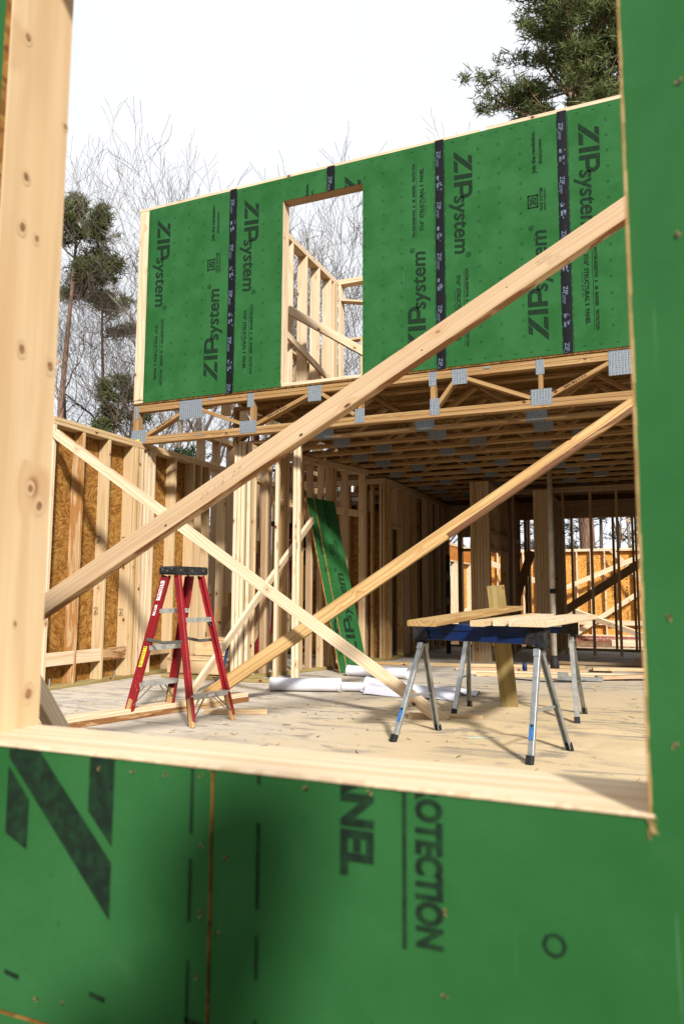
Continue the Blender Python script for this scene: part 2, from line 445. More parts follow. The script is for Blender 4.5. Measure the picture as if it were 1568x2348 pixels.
def m_slab():
    m, n, b = nodes('dusty_concrete_slab', 0.85, 0.15)
    at = N(n, 'ShaderNodeTexCoord').outputs['Object']
    sp = N(n, 'ShaderNodeSeparateXYZ'); n.links.new(at, sp.inputs[0])
    a = noise_(n, at, 0.7, 6, 0.6, 0.4); f = noise_(n, at, 9, 6, 0.7); ff = noise_(n, at, 90, 4, 0.7)
    c = mix(n, ramp(n, a, 0.35, 0.65), (0.54, 0.465, 0.365), (0.45, 0.40, 0.33))
    c = mix(n, math_(n, 'MULTIPLY', ramp(n, f, 0.45, 0.75), 0.5), c, (0.27, 0.245, 0.21))
    # sawdust drifting out from the cutting station
    dx = math_(n, 'MULTIPLY', math_(n, 'ADD', sp.outputs[0], 0.6), 0.42); dy = math_(n, 'MULTIPLY', math_(n, 'ADD', sp.outputs[1], -5.6), 0.30)
    dd = math_(n, 'SQRT', math_(n, 'ADD', math_(n, 'MULTIPLY', dx, dx), math_(n, 'MULTIPLY', dy, dy)))
    dd = math_(n, 'ADD', dd, math_(n, 'MULTIPLY_ADD', noise_(n, at, 1.3, 6, 0.65), 1.1, -0.55))
    saw = ramp(n, dd, 0.35, 1.25, True)
    c = mix(n, math_(n, 'MULTIPLY', saw, 0.93), c, mix(n, ramp(n, ff, 0.3, 0.7), (0.58, 0.455, 0.275), (0.47, 0.355, 0.20)))
    # bare scuffed streaks
    sv = vscale(n, at, (0.55, 2.2, 1))
    s = noise_(n, sv, 2.6, 8, 0.72, 1.4)
    s2 = noise_(n, at, 1.1, 2, 0.5)
    k = math_(n, 'MULTIPLY', ramp(n, s, 0.50, 0.58), ramp(n, s2, 0.38, 0.55))
    c = mix(n, math_(n, 'MULTIPLY', k, 0.65), c, (0.15, 0.14, 0.135))
    dk = noise_(n, at, 30, 3, 0.6)
    c = mix(n, math_(n, 'MULTIPLY', ramp(n, dk, 0.72, 0.78), 0.6), c, (0.22, 0.15, 0.09))
    n.links.new(c, b.inputs['Base Color'])
    bump(n, b, math_(n, 'ADD', ff, math_(n, 'MULTIPLY', f, 0.6)), 0.5, 0.006)
    return m
M['slab'] = m_slab()
def m_ground():
    m, n, b = nodes('leaf_litter_ground', 0.9, 0.1)
    at = N(n, 'ShaderNodeTexCoord').outputs['Object']
    v = N(n, 'ShaderNodeTexVoronoi'); v.inputs['Scale'].default_value = 9; n.links.new(at, v.inputs['Vector'])
    cr = N(n, 'ShaderNodeValToRGB'); n.links.new(N_sep(n, v.outputs['Color']), cr.inputs[0])
    e = cr.color_ramp.elements
    e[0].color = (0.06, 0.035, 0.02, 1); e[1].color = (0.34, 0.20, 0.11, 1)
    a = noise_(n, at, 0.4, 5, 0.6)
    c = mix(n, ramp(n, a, 0.35, 0.7), cr.outputs[0], (0.16, 0.09, 0.05))
    n.links.new(c, b.inputs['Base Color'])
    bump(n, b, v.outputs['Distance'], 0.8, 0.05)
    return m
M['ground'] = m_ground()
M['hill_blocker'] = plain('sky_blocker_brown', (0.055, 0.048, 0.034), 0.95, 0.05, var=0.35, vs=.6, bmp=0.8)  # dull brown for the added hill that blocks sky light
def m_brick():
    m, n, b = nodes('red_brick_courses', 0.8, 0.2)
    at = N(n, 'ShaderNodeTexCoord').outputs['Object']
    sp = N(n, 'ShaderNodeSeparateXYZ'); n.links.new(at, sp.inputs[0])
    cb = N(n, 'ShaderNodeCombineXYZ'); n.links.new(sp.outputs[0], cb.inputs[0]); n.links.new(sp.outputs[2], cb.inputs[1])
    br = N(n, 'ShaderNodeTexBrick'); br.inputs['Scale'].default_value = 1.0; br.inputs['Mortar Size'].default_value = 0.006
    br.inputs['Brick Width'].default_value = 0.2; br.inputs['Row Height'].default_value = 0.079
    br.inputs['Color1'].default_value = (0.32, 0.09, 0.05, 1); br.inputs['Color2'].default_value = (0.20, 0.06, 0.04, 1); br.inputs['Mortar'].default_value = (0.42, 0.38, 0.32, 1)
    n.links.new(cb.outputs[0], br.inputs['Vector']); n.links.new(br.outputs['Color'], b.inputs['Base Color'])
    return m
M['brick'] = m_brick()
def m_bark(name, a, c_, sc=(9, 9, 2.2)):
    m, n, b = nodes(name, 0.9, 0.1)
    at = N(n, 'ShaderNodeTexCoord').outputs['Object']
    v = N(n, 'ShaderNodeTexVoronoi'); v.inputs['Scale'].default_value = 1.6; n.links.new(vscale(n, at, sc), v.inputs['Vector'])
    f = noise_(n, vscale(n, at, sc), 1.4, 5, 0.7)
    c = mix(n, ramp(n, v.outputs['Distance'], 0.1, 0.7), a, c_)
    c = mix(n, math_(n, 'MULTIPLY', ramp(n, f, 0.4, 0.7), 0.6), c, tuple(x * 0.45 for x in a))
    n.links.new(c, b.inputs['Base Color'])
    bump(n, b, v.outputs['Distance'], 0.8, 0.04)
    return m
M['bark_pine'] = m_bark('furrowed_pine_bark', (0.15, 0.085, 0.055), (0.26, 0.16, 0.11))
M['bark_grey'] = m_bark('pale_grey_bark', (0.20, 0.17, 0.14), (0.30, 0.26, 0.21))
M['bark_mid'] = m_bark('grey_brown_bark', (0.085, 0.066, 0.052), (0.14, 0.11, 0.09))
M['bark_dark'] = m_bark('dark_wet_bark', (0.028, 0.022, 0.020), (0.05, 0.042, 0.038))
def m_leaf(name, a, b_):
    m, n, b = nodes(name, 0.6, 0.25)
    ar = N(n, 'ShaderNodeAttribute'); ar.attribute_name = 'rnd'
    c = mix(n, ar.outputs['Fac'], a, b_)
    n.links.new(c, b.inputs['Base Color'])
    tr = N(n, 'ShaderNodeBsdfTranslucent'); n.links.new(c, tr.inputs['Color'])
    ms = N(n, 'ShaderNodeMixShader'); ms.inputs[0].default_value = 0.3
    out = n.nodes['Material Output']
    n.links.new(b.outputs[0], ms.inputs[1]); n.links.new(tr.outputs[0], ms.inputs[2]); n.links.new(ms.outputs[0], out.inputs[0])
    return m
M['needles'] = m_leaf('pine_needles', (0.045, 0.066, 0.020), (0.16, 0.185, 0.058))
M['evergreen'] = m_leaf('evergreen_foliage', (0.02, 0.045, 0.022), (0.06, 0.095, 0.04))
M['dryleaf'] = m_leaf('dry_beech_leaves', (0.45, 0.28, 0.12), (0.6, 0.42, 0.2))
M['skin'] = plain('skin', (0.55, 0.34, 0.25), 0.5, 0.3)
M['cloth'] = plain('dark_jacket_cloth', (0.05, 0.06, 0.08), 0.8, 0.2)
M['jean'] = plain('blue_denim', (0.06, 0.09, 0.16), 0.85, 0.2)

# ---------------------------------------------------------------- lettering
_gc = {}
def glyphs(body, bold=0.0, shear=0.0):
    key = (body, bold, shear)
    if key in _gc: return _gc[key]
    cu = bpy.data.curves.new('t', 'FONT'); cu.body = body; cu.size = 1.0; cu.offset = bold; cu.shear = shear; cu.resolution_u = 3
    ob = bpy.data.objects.new('t', cu); COL.objects.link(ob)
    dg = bpy.context.evaluated_depsgraph_get()
    me = ob.evaluated_get(dg).to_mesh()
    me.calc_loop_triangles()
    P = [(v.co.x, v.co.y) for v in me.vertices]
    tris = [tuple(P[i] for i in t.vertices) for t in me.loop_triangles]
    ob.evaluated_get(dg).to_mesh_clear()
    bpy.data.objects.remove(ob); bpy.data.curves.remove(cu)
    if not tris: tris = [((0, 0), (.1, 0), (0, .1))]
    x0 = min(p[0] for t in tris for p in t); x1 = max(p[0] for t in tris for p in t)
    tris = [tuple((p[0] - x0, p[1]) for p in t) for t in tris]
    _gc[key] = (tris, x1 - x0)
    return _gc[key]
CAP = max(p[1] for t in glyphs('H')[0] for p in t)
def text_tris(body, cap, length=None, bold=0.0, shear=0.0):
    tris, w = glyphs(body, bold, shear)
    s = cap / CAP
    sx = s if length is None else length / w
    return [tuple((p[0] * sx, p[1] * s) for p in t) for t in tris]
def rect(x0, y0, x1, y1):
    return [((x0, y0), (x1, y0), (x1, y1)), ((x0, y0), (x1, y1), (x0, y1))]
def poly_tris(P):
    return [(P[0], P[i], P[i + 1]) for i in range(1, len(P) - 1)]
def clip(poly, r):
    x0, y0, x1, y1 = r
    for ax, lim, sg in ((0, x0, 1), (0, x1, -1), (1, y0, 1), (1, y1, -1)):
        out = []
        for i in range(len(poly)):
            a, b = poly[i], poly[(i + 1) % len(poly)]
            ia = (a[ax] - lim) * sg >= 0; ib = (b[ax] - lim) * sg >= 0
            if ia: out.append(a)
            if ia != ib:
                t = (lim - a[ax]) / (b[ax] - a[ax])
                out.append((a[0] + (b[0] - a[0]) * t, a[1] + (b[1] - a[1]) * t))
        poly = out
        if len(poly) < 3: return []
    return poly

SW, SH = 1.219, 2.41            # one sheathing sheet
def logo_tris():
    """bold slanted three-letter word, cap height .187, length .53 (x right, y up)"""
    k = 0.187 / 0.188
    T = []
    T += poly_tris([(0, 0), (.076, 0), (.262, .188), (.205, .188)]) if False else []
    T += [((0, 0), (.072, 0), (.262, .188)), ((0, 0), (.262, .188), (.192, .188))]
    T += poly_tris([(.070, .147), (.137, .147), (.180, .188), (.088, .188)])
    T += poly_tris([(.092, 0), (.226, 0), (.240, .042), (.134, .042)])
    T += poly_tris([(.262, 0), (.312, 0), (.322, .188), (.272, .188)])
    T += poly_tris([(.338, 0), (.388, 0), (.398, .188), (.348, .188)])
    for (a, b) in (((.392, .188), (.392, .148)), ((.388, .058), (.388, .096))): pass
    pts_o = []; pts_i = []
    cx, cy = .455, .122
    for i in range(13):
        a = math.pi / 2 - math.pi * i / 12
        pts_o.append((cx + .068 * math.cos(a) + .004, cy + .066 * math.sin(a)))
        pts_i.append((cx + .026 * math.cos(a) + .002, cy + .028 * math.sin(a)))
    pts_o = [(.398, .188)] + pts_o + [(.391, .056)]
    pts_i = [(.396, .150)] + pts_i + [(.393, .094)]
    for i in range(len(pts_o) - 1):
        T += [(pts_o[i], pts_i[i], pts_i[i + 1]), (pts_o[i], pts_i[i + 1], pts_o[i + 1])]
    return T
LOGO = logo_tris()
def ring_tris(cx, cy, r, w, n=8, sq=False):
    T = []
    if sq: n = 4
    a0 = math.pi / 4 if sq else 0
    for i in range(n):
        a, b = a0 + 2 * math.pi * i / n, a0 + 2 * math.pi * (i + 1) / n
        p = [(cx + (r) * math.cos(a), cy + r * math.sin(a)), (cx + r * math.cos(b), cy + r * math.sin(b)), (cx + (r - w) * math.cos(b), cy + (r - w) * math.sin(b)), (cx + (r - w) * math.cos(a), cy + (r - w) * math.sin(a))]
        T += poly_tris(p)
    return T
def sheet_print():
    out = []
    def D(tr, u, v): 
        for t in tr: out.append([(u + p[1], v - p[0]) for p in t])
    def U(tr, u, v):
        for t in tr: out.append([(u - p[1], v + p[0]) for p in t])
    D(LOGO, .151, 2.26); D(text_tris('system', .150, .62, .02, .12), .151, 1.775); D(text_tris('®', .05, None, .01), .262, 1.16)
    U(LOGO, 1.046, .146); U(text_tris('system', .150, .62, .02, .12), 1.046, .632); U(text_tris('®', .05, None, .01), .935, 1.26)
    U(text_tris('Join the revolution.', .036, .44, .045), .961, 1.838)
    U(text_tris('#zipsystem', .030, .26, .03), 1.022, 1.925)
    # the 30 badge: border with light figures
    x0, x1, y0, y1 = .877, .979, 1.485, 1.622
    for (a, b, c, d) in ((x0, y0, x0 + .014, y1), (x1 - .014, y0, x1, y1), (x0, y0, x1, y0 + .016), (x0, y1 - .016, x1, y1)):
        out.extend(rect(a, b, c, d))
    U(text_tris('30', .058, .085, .035), .958, 1.511)
    U(text_tris('YEAR SYSTEM', .028, .245, .03), 1.022, 1.437)
    U(text_tris('LIMITED WARRANTY', .018, .232, .02), 1.052, 1.443)
    for tx_, v_, l_ in (('7/16"', .938, .115), ('STRUCTURAL', .798, .328), ('1', .451, .016), ('PANEL', .403, .152)): D(text_tris(tx_, .0365, l_, .045), .165, v_)
    out.extend(rect(.238, .183, .2425, 1.0))
    for tx_, v_, l_ in (('WATER-RESISTIVE', .996, .303), ('&', .668, .024), ('AIR', .615, .042), ('BARRIER', .551, .135), ('PROTECTION', .380, .192)): D(text_tris(tx_, .0275, l_, .045), .255, v_)
    D(text_tris('12-19-25  02:02  CV', .015, .245, .01), .139, .766)
    rs = random.Random(3)
    for u in (.052, 1.167):
        v = .02
        while v < 2.36:
            L = rs.choice((.03, .05, .075, .1)); out.extend(rect(u, v, u + .0042, min(v + L, 2.38))); v += L + rs.choice((.02, .03, .045))
    for u in (.402, .605, .815):
        for i in range(14):
            v = .215 + i * .155
            out.extend(ring_tris(u + rs.uniform(-.002, .002), v, .0125 if i % 3 != 1 else .0150, .0038, 8, i % 3 == 1))
    for v in (2.362, .048):
        for i in range(8):
            u = .13 + i * .148
            out.extend([[(u, v), (u + .026, v - .004), (u + .026, v + .003)], [(u, v), (u + .026, v + .003), (u, v + .006)]])
    for (u, v, L) in ((.93, 1.13, .09), (.5, 1.9, .012), (.2, .08, .02)):
        out.append([(u, v), (u + .005, v + L * .5), (u + .001, v + L)]); 
    return out
SHEET = sheet_print()
def print_on(parent, X0, Z0, Yf, rects, rot=False, edge=0.0):
    """ink on the front (-Y) face of a sheet whose canonical corner is X0,Z0, kept to the given rects (world x/z)"""
    mb = MB()
    vs, fs = [], []
    for t in SHEET:
        if rot: t = [(SW - p[0], SH - p[1]) for p in t]
        t = [(X0 + p[0], Z0 + p[1]) for p in t]
        for r in rects:
            q = clip(t, r)
            if len(q) >= 3:
                b = len(vs); vs += [(p[0], Yf - 0.0012, p[1]) for p in q]; fs.append(tuple(range(b, b + len(q))))
    if not fs: return
    mb._add(vs, fs, None, .5)
    return mb.build('printed_lettering', M['ink'], parent)
def decal(parent, tris, P, A, B, mat, name='stamp'):
    P, A, B = V3(P), V3(A), V3(B); mb = MB(); vs = []; fs = []
    for t in tris:
        b = len(vs); vs += [P + A * p[0] + B * p[1] for p in t]; fs.append((b, b + 1, b + 2))
    mb._add(vs, fs, None, .5)
    return mb.build(name, mat, parent)

def rects_to_sheet(wall, rects, poly, Yf, th, name='sheathing_panel', label=None, mat='green'):
    mb = MB(); mb.cm = 0
    mb.prism(poly, (0, Yf, 0), (1, 0, 0), (0, 0, 1), (0, 1, 0), th, backmat=1)
    o = mb.build(name, [M[mat], M['osb']], wall)
    if label: o['label'] = label
    return o

# ================================================================ setting
g = MB()
nx, ny = 70, 70
vs, gs, fs = [], [], []
for j in range(ny + 1):
    for i in range(nx + 1):
        x = (i / nx * 2 - 1); y = (j / ny * 2 - 1)
        x = math.copysign(abs(x) ** 2.2, x) * 260; y = math.copysign(abs(y) ** 2.2, y) * 260 + 12
        d = max(0.0, (y - 27) / 22); e = max(0.0, (-x - 9) / 16)
        z = -0.42 + 2.6 * min(1, max(0, d)) ** 1.5 + 0.7 * min(1, e) ** 1.3
        if y < 3: z = -.25
        if not (-6.5 < x < 3.5 and -3 < y < 25): z += 0.12 * noise.noise(V3((x * .3, y * .3, 0)))
        vs.append((x, y, z))
for j in range(ny):
    for i in range(nx):
        a = j * (nx + 1) + i; fs.append((a, a + 1, a + nx + 2, a + nx + 1))
g._add(vs, fs)
tag(g.build('ground', M['ground'], smooth=True), kind='structure')
# added rise, unseen behind the camera, that blocks low sky light
hl = MB(); vs = []; na, nr = 96, 14
for i in range(na + 1):
    a = R(62 + (292 - 62) * i / na)
    edge = min(1.0, min(i, na - i) / 8)
    for j in range(nr + 1):
        k = j / nr; rr = 22 + 46 * k
        h = (1 - math.exp(-k * 7)) * 13.0 * edge ** .7
        px, py = rr * math.sin(a) - 1, rr * math.cos(a) + 3
        h *= 1 + .16 * noise.noise(V3((px * .12, py * .12, 1))) + .09 * noise.noise(V3((px * .6, py * .6, 2)))
        vs.append((px, py, -.6 + h))
hl._add(vs, [(i * (nr + 1) + j, i * (nr + 1) + j + 1, (i + 1) * (nr + 1) + j + 1, (i + 1) * (nr + 1) + j) for i in range(na) for j in range(nr)])
tag(hl.build('sky_blocking_hill', M['hill_blocker']), kind='structure')
s = MB(); s.box((-5.95, 0.86, -0.5), (4.5, 14.1, 0.0))
tag(s.build('concrete_slab', M['slab']), kind='structure')

# ================================================================ foreground wall with the opening
Y0 = 0.83
FX0, FX1, FZ0, FZ1 = -0.962, -0.018, 0.728, 2.12
root = thing('framed_wall', (-0.5, 0.9, 0), 'green sheathed wall in the foreground with the rough window opening the view looks through', 'wall')
bz = 0.375
# sheet left of the seam
rA = [(-1.745, bz, -0.5285, FZ0), (-1.745, FZ0, FX0, 2.46)]
pA = [(-1.745, bz), (-0.5285, bz), (-0.5285, FZ0), (FX0, FZ0), (FX0, 2.46), (-1.745, 2.46)]
a = rects_to_sheet(root, rA, pA, Y0, .011)
print_on(a, -0.526 - SW + .02, bz, Y0, rA)
rB = [(-0.5235, bz, 0.693, FZ0), (FX1, FZ0, 0.693, 2.46)]
pB = [(-0.5235, bz), (0.693, bz), (0.693, 2.46), (FX1, 2.46), (FX1 + .0015, 1.6), (FX1 - .001, 1.1), (FX1, FZ0), (-0.5235, FZ0)]
b = rects_to_sheet(root, rB, pB, Y0, .011)
print_on(b, -0.526 + .012, bz, Y0, rB)
pC = [(-1.745, -.42), (0.693, -.42), (0.693, bz - .005), (-1.745, bz - .005)]
rects_to_sheet(root, None, pC, Y0, .011)
pD = [(FX0, FZ1), (FX1, FZ1), (FX1, 2.8), (FX0, 2.46)]
rects_to_sheet(root, None, pD, Y0 + .0005, .0105)
# nail holes with torn paper, and splinters at the sill
mb = MB(); mk = MB()
rs = random.Random(5)
holes = [(385, 1765), (450, 1780), (225, 1758), (305, 1768), (380, 1775), (460, 1778), (462, 1940), (458, 2095), (452, 2240), (520, 1968), (497, 2140), (700, 1810), (845, 1815), (1020, 2090), (1020, 2285), (1535, 1415), (1548, 1712)]
HX = [(-0.707,0.829,0.713), (-0.649,0.829,0.713), (-0.597,0.829,0.714), (-0.544,0.829,0.718), (-0.540,0.829,0.632), (-0.540,0.829,0.552), (-0.542,0.829,0.478), (-0.503,0.829,0.623), (-0.515,0.829,0.533), (-0.396,0.829,0.716), (-0.315,0.829,0.721), (-0.230,0.829,0.604), (-0.229,0.829,0.518), (0.008,0.829,0.925), (0.008,0.829,0.798), (0.040,0.829,1.497), (0.031,0.829,1.325), (-0.750,0.829,0.405), (-0.795,0.829,0.402)]
for (x, y, z) in HX:
    r = rs.uniform(.0016, .0024)
    mk._add([(x + r * math.cos(t * .785), Y0 - .0014, z + r * 1.2 * math.sin(t * .785)) for t in range(8)], [tuple(range(8))])
    for q in range(3):
        an = rs.uniform(0, 6.28); L = rs.uniform(.003, .0065)
        mb._add([(x + r * math.cos(an), Y0 - .0016, z + r * math.sin(an)), (x + L * math.cos(an + .5), Y0 - .003, z + L * math.sin(an + .5)), (x + r * math.cos(an + 1), Y0 - .0016, z + r * math.sin(an + 1))], [(0, 1, 2)])
mk.build('nail_holes', M['ink_wood'], root)
mb.build('torn_fibres', M['yellow'], root)
# sill, studs, header
def stud(parent, x0, x1, y0, y1, z0, z1, mat='pine', name='stud', rn=None):
    mb = MB(); sx, sy = x1 - x0, y1 - y0; cx, cy = (x0 + x1) / 2, (y0 + y1) / 2
    if sx >= sy: mb.board((cx, cy, z0), (cx, cy, z1), (1, 0, 0), sx, sy, rn=rn)
    else: mb.board((cx, cy, z0), (cx, cy, z1), (0, 1, 0), sy, sx, rn=rn)
    return mb.build(name, M[mat], parent)
def hboard(parent, p0, p1, w, t, mat='pine', name='plate', wd=(0, 1, 0), rn=None):
    mb = MB(); mb.board(p0, p1, wd, w, t, rn=rn)
    return mb.build(name, M[mat], parent)
YB = Y0 + .0115
sl_ = hboard(root, (-1.0, YB + .07, FZ0 - .019), (FX1 + .006, YB + .07, FZ0 - .019), .14, .038, 'pale', 'window_sill')
ce = MB(); z = FZ0
while z < 2.45:
    h = rs.uniform(.008, .03); w_ = rs.uniform(.0022, .0034)
    ce.board((FX1 + w_ / 2 - .0008, Y0 + .0015, z), (FX1 + w_ / 2 - .0008, Y0 + .0015, z + h), (1, 0, 0), w_, .006, .0006); z += h - .0004
ce.build('cut_edge', M['yellow'], b)
rim = MB()
x = -0.98
while x < FX1 + .004:                                     # rough-sawn front lip
    dx = rs.uniform(.004, .018); h = rs.uniform(0, .0012); o_ = rs.uniform(.0005, .0022)
    rim.board((x, Y0 + .004 - o_, FZ0 + h * .5), (min(x + dx, FX1 + .004), Y0 + .004 - o_ * rs.uniform(.4, 1), FZ0 + h * .5 * rs.uniform(.4, 1)), (0, 1, 0), .011, .003 + h, .0008)
    x += dx
rim.build('splintered_lip', M['pale'], sl_)
torn = MB()
for i in range(16):
    q = V3((FX1 + rs.uniform(-.003, .004), Y0 - rs.uniform(0, .002), FZ0 - rs.uniform(-.004, .014)))
    torn.board(q, q + V3((rs.uniform(-.002, .004), rs.uniform(-.003, .001), rs.uniform(-.010, .004))), (1, .2, 0), rs.uniform(.0006, .0018), .001, .0002)
torn.build('torn_corner', M['yellow'], sl_)
stud(root, FX0 - .038, FX0 + .0, YB, YB + .14, FZ0, FZ1, 'post', 'jamb_stud', .31)
kh, kk_ = MB(), MB()
for (p_, r_) in (((-0.962,0.878,1.896), .010), ((-0.962,0.890,1.649), .010), ((-0.962,0.888,1.558), .011), ((-0.962,0.920,1.552), .008), ((-0.962,0.900,1.350), .011), ((-0.962,0.964,1.339), .0115), ((-0.962,0.934,1.120), .009), ((-0.962,0.955,1.093), .011), ((-0.962,0.952,0.782), .012), ((-0.962,0.972,1.790), .007), ((-0.962,0.983,0.895), .005), ((-0.962,0.917,0.897), .005), ((-0.962,0.984,1.353), .004)):
    for (mb_, s_, ox) in ((kh, 1.35, .0006), (kk_, .72, .0011)):
        mb_._add([(FX0 + ox, p_[1] + r_ * s_ * .8 * math.cos(t * .45) * (1 + .14 * math.sin(t * .9 + p_[2] * 40)), p_[2] + r_ * s_ * (1.2 if s_ > 1 else 1) * math.sin(t * .45)) for t in range(14)], [tuple(range(14))], [(t * .01, t * .01, 0) for t in range(14)])
js_ = [o for o in root.children if o.name.startswith('jamb_stud')][0]
kh.build('knot_ring', M['knot_halo'], js_); kk_.build('knot', M['knot'], js_)
stud(root, FX0 - .078, FX0 - .040, YB, YB + .14, .0, 2.41, 'pine', 'stud')
stud(root, FX1 + .002, FX1 + .040, YB, YB + .14, FZ0, FZ1, 'pine', 'jamb_stud')
stud(root, FX1 + .042, FX1 + .080, YB, YB + .14, .0, 2.41, 'pine', 'stud')
def far_ext(x0, x1, label):
    w = thing('framed_wall', ((x0 + x1) / 2, .9, 0), label, 'wall')
    rects_to_sheet(w, None, R4_(x0, -.42, x1, 2.46), Y0, .011)
    x = x0 + .1
    while x < x1: stud(w, x, x + .038, YB, YB + .14, .038, 2.41, 'pine'); x += .406
    hboard(w, (x0, YB + .07, 2.431), (x1, YB + .07, 2.431), .14, .038, 'pine', 'top_plate')
def R4_(x0, z0, x1, z1): return [(x0, z0), (x1, z0), (x1, z1), (x0, z1)]
far_ext(-5.7, -1.750, 'rest of the green sheathed foreground wall, beyond the left edge of the view')
far_ext(.698, 4.4, 'rest of the green sheathed foreground wall, beyond the right edge of the view')
stud(root, -1.74, -1.70, YB, YB + .14, .038, 2.41, 'pine', 'stud')
stud(root, .65, .69, YB, YB + .14, .038, 2.41, 'pine', 'stud')
hboard(root, (FX0 - .038, YB + .07, FZ1 + .092), (FX1 + .04, YB + .07, FZ1 + .092), .184, .14, 'pine', 'header', (0, 0, 1))
hboard(root, (-1.745, YB + .07, 2.431), (.69, YB + .07, 2.431), .14, .038, 'pine', 'top_plate')
hboard(root, (-1.745, YB + .07, .019), (.69, YB + .07, .019), .14, .038, 'treated', 'bottom_plate')
for xx in (-.7, -.5235, -.3): stud(root, xx - .019, xx + .019, YB, YB + .14, .038, FZ0 - .038, 'pine', 'cripple_stud')

# ================================================================ upper storey facade
YF = 7.05; FB, FT = 3.207, 3.207 + SH
up = thing('framed_wall', (-4.0, 7.1, FB), 'upper storey wall of green sheathing panels with black seam tape and an open window hole', 'wall')
edges = [-5.561, -4.371, -3.145, -1.918, -0.700, 0.519, 1.738]
WX0, WX1, WZ1 = -3.722, -2.764, 5.344
def sheet(i, rects, poly, rot=False, dx=0.0):
    o = rects_to_sheet(up, rects, poly, YF, .011)
    X0 = edges[i] + dx
    print_on(o, X0, FB, YF, rects, rot)
    return o
g_ = .0012
def R4(x0, z0, x1, z1): return [(x0, z0), (x1, z0), (x1, z1), (x0, z1)]
sheet(0, [(edges[0], FB, edges[1] - g_, FT)], R4(edges[0], FB, edges[1] - g_, FT), dx=-.02)
sheet(1, [(edges[1] + g_, FB, WX0, FT), (WX0, WZ1, edges[2] - g_, FT)], [(edges[1] + g_, FB), (WX0, FB), (WX0, WZ1), (edges[2] - g_, WZ1), (edges[2] - g_, FT), (edges[1] + g_, FT)])
sheet(2, [(edges[2] + g_, WZ1, WX1, FT), (WX1, FB, edges[3] - g_, FT)], [(edges[2] + g_, WZ1), (WX1, WZ1), (WX1, FB), (edges[3] - g_, FB), (edges[3] - g_, FT), (edges[2] + g_, FT)], rot=True)
for i in (3, 4, 5): sheet(i, [(edges[i] + g_, FB, edges[i + 1] - g_, FT)], R4(edges[i] + g_, FB, edges[i + 1] - g_, FT))
def tape(x, z0, z1):
    mb = MB(); rs = random.Random(int(x * 100))
    w = .047; n = 14
    vs = []
    for k in range(n + 1):
        z = z0 + (z1 - z0) * k / n
        vs += [(x - w + rs.uniform(-.003, .003), YF - .0018, z), (x - w * .3, YF - .0030 - rs.uniform(0, .0012), z), (x + w * .4, YF - .0026 - rs.uniform(0, .0012), z), (x + w + rs.uniform(-.003, .003), YF - .0018, z)]
    vs = [(v[0], v[1], v[2]) for v in vs]
    fs = []
    for k in range(n):
        for j in range(3): fs.append((k * 4 + j, k * 4 + j + 1, k * 4 + 5 + j, k * 4 + 4 + j))
    mb._add(vs, fs)
    t = mb.build('seam_tape', M['tape'], up)
    tr = []
    z = z1 - .12
    while z > z0 - .4:
        for src, u, v in ((text_tris('ZIP', .040, .085, .02), -.028, z), (text_tris('system', .026, .085, .006), -.028, z - .09), (text_tris('FLASHING TAPE', .010, .10, .004), -.040, z - .06)):
            tr += [[(x + u + p[1], v - p[0]) for p in t_] for t_ in src]
        for k in range(7):
            zz = z - .26 - rs.uniform(0, .16); uu = rs.uniform(-.03, .02); hh = rs.uniform(.008, .03)
            tr += [[(x + uu, zz), (x + uu + rs.uniform(.006, .02), zz), (x + uu + .01, zz - hh)]]
        tr += rect(x - .030, z - .31, x - .008, z - .27); tr += rect(x - .03, z - .40, x - .012, z - .35); tr += rect(x + .0, z - .38, x + .018, z - .345)
        z -= .55
    vs, fs = [], []
    for q in tr:
        q = clip(list(q), (x - w + .004, z0 + .003, x + w - .004, z1 - .003))
        if len(q) >= 3:
            b_ = len(vs); vs += [(p[0], YF - .0052, p[1]) for p in q]; fs.append(tuple(range(b_, b_ + len(q))))
    m2 = MB(); m2._add(vs, fs); m2.build('printed_lettering', M['tapeprint'], t)
tape(edges[1], FB - .01, FT + .012); tape(edges[2] + .006, WZ1 + .004, FT + .012); tape(edges[3], FB - .01, FT + .012); tape(edges[4], FB, FT + .012); tape(edges[5], FB, FT)
# framing behind the sheets
YS = YF + .0115
stud(up, -5.70, edges[0] + .02, YS - .008, YS + .03, FB + .038, FT - .03, 'pale', 'corner_stud')
stud(up, -5.70, -5.662, YS + .032, YS + .13, FB + .038, FT - .03, 'pale', 'stud')
for (a_, b_, dz) in ((-5.72, -1.02, 0.0), (-1.44, 1.74, .004)):
    if a_ < -5: hboard(up, (a_, YS + .07, FT + .022), (-1.50, YS + .07, FT + .018), .14, .038, 'pale', 'top_plate')
    else: hboard(up, (a_, YS + .07, FT + .026), (1.74, YS + .07, FT + .026), .14, .040, 'pale', 'top_plate')
hboard(up, (-5.70, YS + .07, FT - .012), (1.74, YS + .07, FT - .012), .14, .03, 'pale', 'top_plate')
hboard(up, (-5.70, YS + .07, FB + .019), (1.74, YS + .07, FB + .019), .14, .036, 'pale', 'bottom_plate')
x = -5.2
while x < 1.7:
    if not (WX0 - .12 < x < WX1 + .1): stud(up, x, x + .038, YS, YS + .14, FB + .038, FT - .03, 'pine')
    x += .406
stud(up, WX0 - .036, WX0 + .001, YF + .001, YS + .14, FB + .0375, WZ1 - .001, 'pale', 'jamb_stud')
stud(up, WX0 - .075, WX0 - .037, YS, YS + .14, FB + .038, FT - .03, 'pine')
stud(up, WX1 + .002, WX1 + .038, YS, YS + .14, FB + .038, WZ1 - .001, 'pale', 'jamb_stud')
hboard(up, (WX0 - .04, YS + .07, WZ1 + .095), (WX1 + .04, YS + .07, WZ1 + .095), .184, .138, 'tan', 'header', (0, 0, 1))
